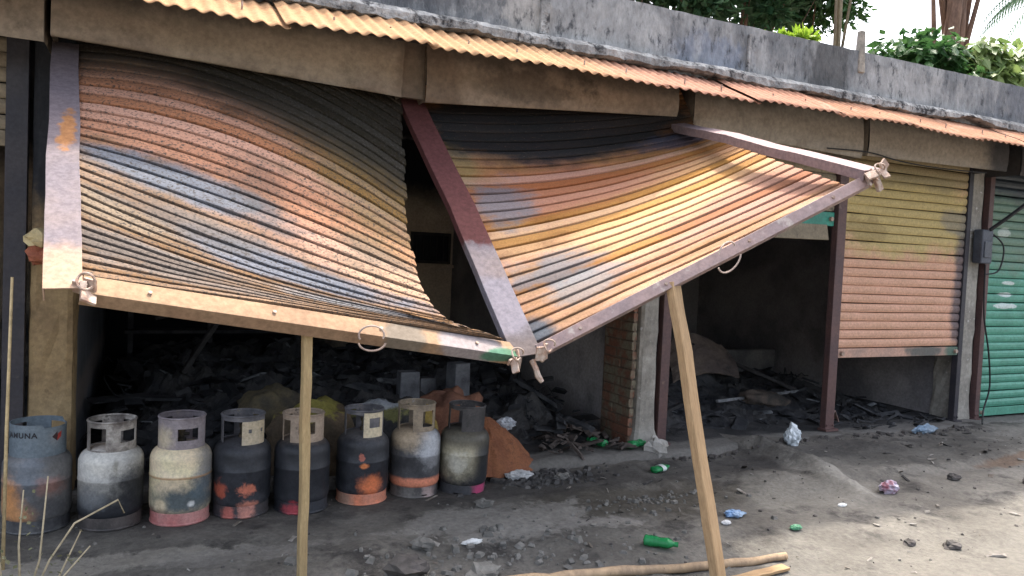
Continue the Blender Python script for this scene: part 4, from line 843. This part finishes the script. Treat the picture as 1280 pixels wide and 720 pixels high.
bottle(3.90,-.50,gz(3.9,-.5)+.006,.35,'green plastic bottle with white label at the pillar foot')
bottle(3.02,-1.69,gz(3.02,-1.69)+.006,-.75,'bare green plastic bottle lying near the wooden pole',.75,False)
bottle(4.0,-.05,.012,.3,'green bottle lying against the brick side of the pillar',.8,False)
bottle(3.70,.06,.02,1.9,'green bottle lying among burnt scraps beside the brick pillar',.8,False)
# ------------------------------------------------------------------ stones and rubble
m_stone = mat('rubble_stone', (.20,.19,.17), (.12,.115,.105), scale=8, rough=.95, bump=.6, bscale=20)
m_stone2 = mat('dark_stone', (.06,.055,.05), (.09,.08,.075), scale=8, rough=.95, bump=.6, bscale=20)
for i, (x, y, r, m, lb) in enumerate(((2.35,-.82,.05,m_stone,'pale lump of concrete in front of the dark leaning cylinder'), (1.79,-1.33,.055,m_stone,'grey stone on dirt near the white paper shred'), (4.52,-2.07,.035,m_stone2,'flat dark stone on the pale road'), (4.72,-2.19,.045,m_stone2,'rounded dark stone on the pale road, the larger one'), (3.12,-.42,.05,m_stone,'yellowish stone at the broken doorstep beside the heap'), (1.62,-1.6,.09,m_stone2,'dark lump of rubble in front of the batten'), (1.95,-1.75,.08,m_stone,'grey broken slab lump at the pole end'), (5.95,-1.35,.05,m_stone2,'dark burnt lump at the edge of the road'), (6.5,-1.6,.07,m_stone2,'black charred lump on the road'))):
    o = MB().blob((0,0,0), (r*1.2, r*.85, r*.62), 7, 10, .55, 1.6, i+40).obj('stone', m, loc=(x, y, gz(x, y)+r*.28)); tag(o, lb, 'stone')
o = MB().blob((0,0,0), (.10,.08,.09), 7, 10, .5, 1.6, 77).obj('mortar_lump', mat('pillar_mortar', (.40,.38,.35), (.3,.28,.25), scale=9, bump=.5), loc=(4.13,-.14,.02)); tag(o, 'white mortar lump spilled at the pillar foot', 'mortar')
def rubble(n, fx, fy, smin, smax, m, name, label, seed):
    rnd = random.Random(seed); mb = MB()
    for i in range(n):
        x = fx(rnd); y = fy(rnd); s = smin+(smax-smin)*rnd.random()**3
        rot = Matrix.Rotation(rnd.uniform(0,6.28),3,'Z') @ Matrix.Rotation(rnd.uniform(-.5,.5),3,'X')
        mb.box((x, y, gz(x, y)+s*.15), (s*rnd.uniform(.6,1.2), s*rnd.uniform(.5,.9), s*rnd.uniform(.3,.7)), rot, tap=rnd.uniform(.45,.85))
    tag(mb.obj(name, m), label, 'rubble', kind='stuff')
rubble(420, lambda r: r.gauss(2.95,.22), lambda r: r.gauss(-.38,.10), .012,.07, mat('dark_rubble', (.10,.095,.09), (.05,.047,.045), scale=12, coord='World', c3=(.3,.29,.28), s3=14, t3=(.62,.7)), 'rubble', 'dark broken rubble beside the last cylinder', 5)
rubble(500, lambda r: r.uniform(-1,9), lambda r: -.3-2.6*r.random(), .006,.028, m_stone2, 'gravel', 'loose dark grit over the dirt', 6)
rubble(420, lambda r: r.uniform(-1,9), lambda r: -.3-2.9*r.random(), .006,.026, m_stone, 'gravel', 'loose pale grit over the dirt', 7)
rubble(260, lambda r: r.gauss(2.1,.55), lambda r: r.gauss(-1.55,.2), .012,.06, m_stone, 'rubble', 'broken grey mortar bits around the pole', 8)
rubble(160, lambda r: r.gauss(3.4,.3), lambda r: r.gauss(-1.0,.1), .01,.045, m_stone, 'rubble', 'pale broken crust in front of the brick pillar', 9)
rubble(200, lambda r: r.uniform(4.2,7.9), lambda r: r.gauss(-.27,.04), .01,.06, m_stone2, 'rubble', 'crumbled edge of the doorstep', 10)
def dsh(x, y): return .012
shards(3.2, 3.9, -.12, .5, 160, lambda x, y: .03+.10*max(0, 1-abs(x-3.6)/.35)*sstep(-.15,.3,y), .03,.13, mat('brown_burnt_scrap', (.05,.04,.035), (.10,.08,.07), scale=14, coord='World'), 'burnt_debris', 'brown burnt scraps piled by the brick pillar', 12)
shards(6.2, 7.8, -.1, .6, 160, lambda x, y: .015, .02,.12, m_char, 'burnt_debris', 'burnt scraps on the floor under the orange shutter', 13)
m_litter = mat('trodden_litter', (.30,.28,.25), (.12,.10,.08), scale=9, coord='World')
shards(.5, 7.8, -2.4, -.3, 110, lambda x, y: gz(x, y)+.004, .015, .07, m_litter, 'trodden_litter', 'flattened scraps of paper and leaf trodden into the dirt', 44)
m_litter2 = mat('black_litter', (.03,.028,.027), (.06,.055,.05), scale=9, coord='World')
shards(2.4, 7.8, -1.3, -.2, 120, lambda x, y: gz(x, y)+.004, .012, .06, m_litter2, 'charred_litter', 'charred flakes scattered on the dirt near the doorsteps', 45)
# brick lump jammed behind the left channel
lump = empty('brick_lump', (-.06,-.12,1.40), 'broken yellow plastered brick jammed behind the left steel channel', 'brick')
MB().blob((0,0,.05), (.065,.06,.055), 7, 10, .4, 1.6, 51).obj('plaster_cap', mat('yellow_plaster', (.62,.50,.27), (.5,.38,.2), scale=10), lump)
MB().blob((0.01,0,-.03), (.07,.055,.055), 7, 10, .5, 2.2, 52).obj('broken_brick', mat('red_broken_brick', (.38,.13,.07), (.3,.1,.06), scale=14), lump)
# ------------------------------------------------------------------ meter box, cables
mbx = empty('meter_box', (8.10,-.02,1.78), 'grey electricity meter box on the pillar beside the green shutter', 'meter box')
m_meter = mat('meter_grey', (.09,.10,.12), (.06,.065,.08), rough=.5)
MB().box((0,-.03,0), (.17,.10,.34)).obj('case', m_meter, mbx, bevel=.012)
MB().box((0,-.085,-.03), (.11,.012,.16)).obj('cover', mat('meter_cover', (.10,.11,.13), rough=.3), mbx, bevel=.004)
m_cable = mat('black_cable', (.02,.02,.022), rough=.5)
def cable(pts, r, label, m=None):
    P = np.array(pts, float); out = []
    n = len(P)
    for i in range(n-1):
        p0 = P[max(i-1,0)]; p1 = P[i]; p2 = P[i+1]; p3 = P[min(i+2,n-1)]
        for t in np.linspace(0, 1, 8, endpoint=False): out.append(.5*((2*p1)+(-p0+p2)*t+(2*p0-5*p1+4*p2-p3)*t*t+(-p0+3*p1-3*p2+p3)*t**3))
    out.append(P[-1]); tag(MB().tube(out, r, 6).obj('cable', m or m_cable), label, 'cable')
cable([(8.16,-.05,1.95),(8.35,-.10,1.80),(8.32,-.09,1.55),(8.14,-.06,1.50)], .008, 'black cable looped round the meter box')
cable([(8.13,-.07,1.60),(8.18,-.06,1.1),(8.30,-.06,.7),(8.34,-.07,.35),(8.22,-.10,.12),(7.98,-.25,gz(7.98,-.25)+.02)], .009, 'black cable running down to the ground beside the green shutter')
cable([(8.12,-.10,1.95),(8.28,-.22,2.12),(8.65,-.33,2.42),(8.9,-.34,2.6)], .02, 'thick dark cable rising from the meter box to the hood')
cable([(5.5,-.38,2.475),(6.0,-.37,2.49),(6.4,-.36,2.455),(6.9,-.36,2.44),(7.6,-.36,2.455)], .006, 'thin brown wire slung under the hood of the orange shutter')
# ------------------------------------------------------------------ dry weed and cane at the left
m_cane = mat('dry_cane', (.52,.40,.22), (.40,.30,.16), scale=8, rough=.8)
cb = (-.09,-.95)
tag(MB().tube([(-.09,-.95,gz(*cb)-.02),(-.085,-.94,.6),(-.075,-.93,1.28)], [.008,.0075,.006], 8).obj('cane', m_cane, smooth=True), 'dry upright cane standing beside the blue grey cylinder', 'cane')
m_stem = mat('dry_stem', (.46,.38,.25), (.34,.28,.18), scale=10, rough=.8)
m_leafdry = mat('weed_leaf', (.16,.17,.09), (.24,.22,.13), scale=10, rough=.8)
wd0 = Vector((.03,-1.36,gz(.03,-1.36)))
weed = empty('dry_weed', wd0, 'dry straggly weed growing in front of the blue grey cylinder', 'weed')
rnd = random.Random(4)
stems = [[(0,0,-.01),(-.01,.02,.14),(.0,.03,.27)], [(.01,0,-.01),(.05,.02,.10),(.07,.02,.30)], [(.02,0,-.01),(.08,0,.10),(.15,.02,.18),(.28,.04,.225),(.30,.04,.19)], [(-.02,0,-.01),(-.08,-.01,.10),(-.12,.0,.20)], [(.02,0,-.01),(.12,-.03,.06),(.2,-.03,.13)], [(-.01,0,-.01),(-.05,-.04,.07),(-.06,-.05,.16)], [(.0,0,0),(.10,.02,.04),(.17,.03,.16)]]
stems = [[(x*1.25, y, z*1.75) for x, y, z in s] for s in stems]
for i, s in enumerate(stems): MB().tube(s, [.006]+[.0045]*(len(s)-2)+[.003], 6).obj('stem', m_stem, weed, smooth=True)
lv = MB()
for i in range(70):
    s = stems[rnd.choice((0,3,4,5,6))]; p = Vector(s[-1])*rnd.uniform(.3,1.0)+Vector((rnd.gauss(0,.02), rnd.gauss(0,.02), rnd.gauss(0,.015)))
    a = Vector((rnd.uniform(-1,1), rnd.uniform(-1,1), rnd.uniform(-.4,1))).normalized()*rnd.uniform(.012,.028); b = a.cross(Vector((rnd.random(), rnd.random(), rnd.random()))).normalized()*.009
    lv.add([p, p+a*.5+b, p+a, p+a*.5-b], [(0,1,2,3)])
lv.obj('leaves', m_leafdry, weed)
# ------------------------------------------------------------------ trees behind the shops
def leafmat(name, c1, c2):
    m = bpy.data.materials.new(name); m.use_nodes = True; N = m.node_tree.nodes; L = m.node_tree.links; bs = N['Principled BSDF']; out = N['Material Output']
    g = N.new('ShaderNodeNewGeometry'); rp = N.new('ShaderNodeMix'); rp.data_type = 'RGBA'; L.new(g.outputs['Random Per Island'], rp.inputs[0]); rp.inputs[6].default_value = c1+(1,); rp.inputs[7].default_value = c2+(1,)
    L.new(rp.outputs[2], bs.inputs['Base Color']); bs.inputs['Roughness'].default_value = .5; bs.inputs['Specular IOR Level'].default_value = .35
    tr = N.new('ShaderNodeBsdfTranslucent'); L.new(rp.outputs[2], tr.inputs[0]); mx = N.new('ShaderNodeMixShader'); mx.inputs[0].default_value = .35
    L.new(bs.outputs[0], mx.inputs[1]); L.new(tr.outputs[0], mx.inputs[2]); L.new(mx.outputs[0], out.inputs[0]); return m
m_bark = mat('pale_bark', (.30,.24,.16), (.2,.155,.11), scale=5, rough=.95, bump=.6, bscale=14, bdist=.03, stretch=(1,1,.4))
m_bark2 = mat('red_brown_bark', (.22,.13,.09), (.15,.09,.065), scale=5, rough=.95, bump=.6, bscale=12, bdist=.03, stretch=(1,1,.4))
def tree(base, h, crown_c, crown_r, nclump, nleaf, lsize, lm, bm, label, seed, tr=.12, lean=(0,0), droop=.0, clr=.55, name='tree'):
    rnd = random.Random(seed); e = empty(name, base, label, 'tree', 'trees behind the shops'); bx = Vector(base)
    top = Vector((lean[0], lean[1], h))
    pts = [top*t+Vector((.12*fbm(t*2, seed), .12*fbm(t*2, seed+3), 0))*t for t in np.linspace(0, 1, 9)]
    MB().tube(pts, [tr*(1-.65*t) for t in np.linspace(0,1,9)], 10).obj('trunk', bm, e, smooth=True)
    cc = Vector(crown_c)-bx; cl = []
    for k in range(nclump):
        while True:
            d = Vector((rnd.uniform(-1,1), rnd.uniform(-1,1), rnd.uniform(-1,1)))
            if d.length < 1: break
        d = d*(.55+.45*d.length); cl.append(cc+Vector((d.x*crown_r[0], d.y*crown_r[1], d.z*crown_r[2])))
    lb = MB()
    for c in cl[::3]:
        st = top*rnd.uniform(.35,.9); mid = (st+c)/2+Vector((0,0,.2)); lb.tube([st, mid, c], [tr*.3, tr*.18, tr*.06], 5)
    lb.obj('limbs', bm, e, smooth=True)
    V = []; Fc = []
    for c in cl:
        cr = clr*rnd.uniform(.6,1.25)
        for i in range(nleaf):
            d = Vector((rnd.gauss(0,1), rnd.gauss(0,1), rnd.gauss(0,.75))); d = d.normalized()*cr*(rnd.random()**.45)
            p = c+d; a = (d.normalized()*.6+Vector((rnd.uniform(-1,1), rnd.uniform(-1,1), rnd.uniform(-.9,.5)-droop))).normalized()
            ls = lsize*rnd.uniform(.6,1.3); b = a.cross(Vector((rnd.uniform(-.6,.6), rnd.uniform(-.6,.6), 1))).normalized(); n = a.cross(b)*.12*ls
            o = len(V); V += [p, p+a*ls*.45+b*ls*.30+n, p+a*ls-Vector((0,0,droop*ls*.4)), p+a*ls*.45-b*ls*.30+n]; Fc += [(o, o+1, o+2, o+3)]
    mb = MB(); mb.v = [tuple(v) for v in V]; mb.f = Fc
    mb.obj('crown', lm, e); return e
lm_dark = leafmat('dark_green_leaves', (.022,.065,.026), (.075,.14,.06))
lm_mid = leafmat('mid_green_leaves', (.035,.10,.03), (.08,.17,.05))
lm_lime = leafmat('lime_leaves', (.22,.36,.03), (.32,.44,.05))
lm_pale = leafmat('yellow_green_leaves', (.11,.18,.05), (.24,.30,.10))
lm_palm = leafmat('palm_leaves', (.05,.12,.05), (.10,.17,.09))
tree((9.8,9.5,-.1), 6.5, (9.6,9.4,8.3), (2.2,1.8,2.0), 46, 190, .24, lm_dark, m_bark2, 'dark leafy tree with brown trunk above the mortar ribbed parapet', 21, .13)
tree((12.6,9.0,-.1), 7.0, (12.6,9.0,8.7), (2.4,1.8,2.3), 58, 190, .24, lm_dark, m_bark2, 'densest dark green tree behind the lime shrub', 22, .12)
tree((15.3,9.5,-.1), 7.2, (15.2,9.6,9.3), (1.9,1.6,2.3), 44, 170, .22, lm_mid, m_bark2, 'dark green tree with ragged edge against the sky behind the post stub', 23, .12)
tree((13.62,7.0,-.1), 9.0, (13.4,7.0,10.6), (1.6,1.4,1.3), 20, 120, .2, lm_mid, m_bark, 'slim pale trunked tree in front of the dark foliage', 24, .13)
tree((10.3,5.1,-.1), 4.6, (10.35,5.05,5.25), (.45,.4,.36), 12, 120, .15, lm_lime, m_bark, 'small bright lime green shrub top behind the parapet', 25, .05, clr=.2)
tree((14.2,5.6,-.1), 5.0, (14.3,5.5,5.35), (1.25,.9,.7), 36, 120, .26, lm_mid, m_bark, 'broad leaved green tree just behind the parapet', 26, .08, droop=.4, clr=.35)
tree((15.7,5.2,-.1), 5.0, (15.9,5.1,5.45), (1.5,.8,.65), 44, 120, .28, lm_pale, m_bark, 'yellow green drooping tree beside the broad leaved one', 27, .08, droop=.8, clr=.33)
tree((20.6,10.0,-.1), 13.5, (22.2,10.0,15.5), (2.5,2,1.5), 24, 90, .3, lm_mid, m_bark2, 'leaning red brown trunk rising against the sky', 28, .36, (1.4,0))
tree((21.8,10.2,-.1), 14.5, (21.6,11.0,16.5), (2.5,2,1.5), 24, 90, .3, lm_mid, m_bark2, 'straight thick red brown trunk rising against the sky', 29, .48)
tree((33.5,16,-.1), 8, (34.2,16,9.6), (2.4,2,1.9), 30, 90, .4, lm_pale, m_bark, 'hazy pale tree far behind the palm fronds', 30, .2, clr=.7)
# palm
pe = empty('palm_tree', (22.5,7.2,-.1), 'tall palm with long feathery fronds hanging beside the trunks', 'tree', 'trees behind the shops')
MB().tube([(.1*math.sin(t*3),0,9.4*t) for t in np.linspace(0,1,12)], [.2-.06*t for t in np.linspace(0,1,12)], 10).obj('trunk', m_bark, pe, smooth=True)
rnd = random.Random(6)
for k in range(15):
    a = 2*math.pi*k/15+rnd.uniform(-.15,.15); el = rnd.uniform(.1,1.0); Lf = rnd.uniform(2.4,3.1); pts = []
    p = Vector((0,0,9.35)); d = Vector((math.cos(a)*math.cos(el), math.sin(a)*math.cos(el), math.sin(el)))
    for i in range(16):
        pts.append(p.copy()); p = p+d*(Lf/15); d = (d+Vector((0,0,-.12))).normalized()
    fr = MB().tube(pts, [.025*(1-i/17) for i in range(16)], 5)
    for i in range(2, 16):
        t_ = (pts[min(i+1,15)]-pts[i-1]).normalized(); sd_ = t_.cross(Vector((0,0,1))).normalized()
        for q in (0,.5):
            pp = pts[i]-t_*q*(Lf/15)
            for s in (-1,1):
                ll = .62*math.sin(math.pi*min(1,(i+1.5)/17))+.12; e_ = pp+sd_*s*ll*.55+t_*ll*.35+Vector((0,0,-ll*.65)); w_ = t_*.028
                fr.add([pp-w_, pp+w_, e_], [(0,1,2)])
    fr.obj('frond', lm_palm, pe)
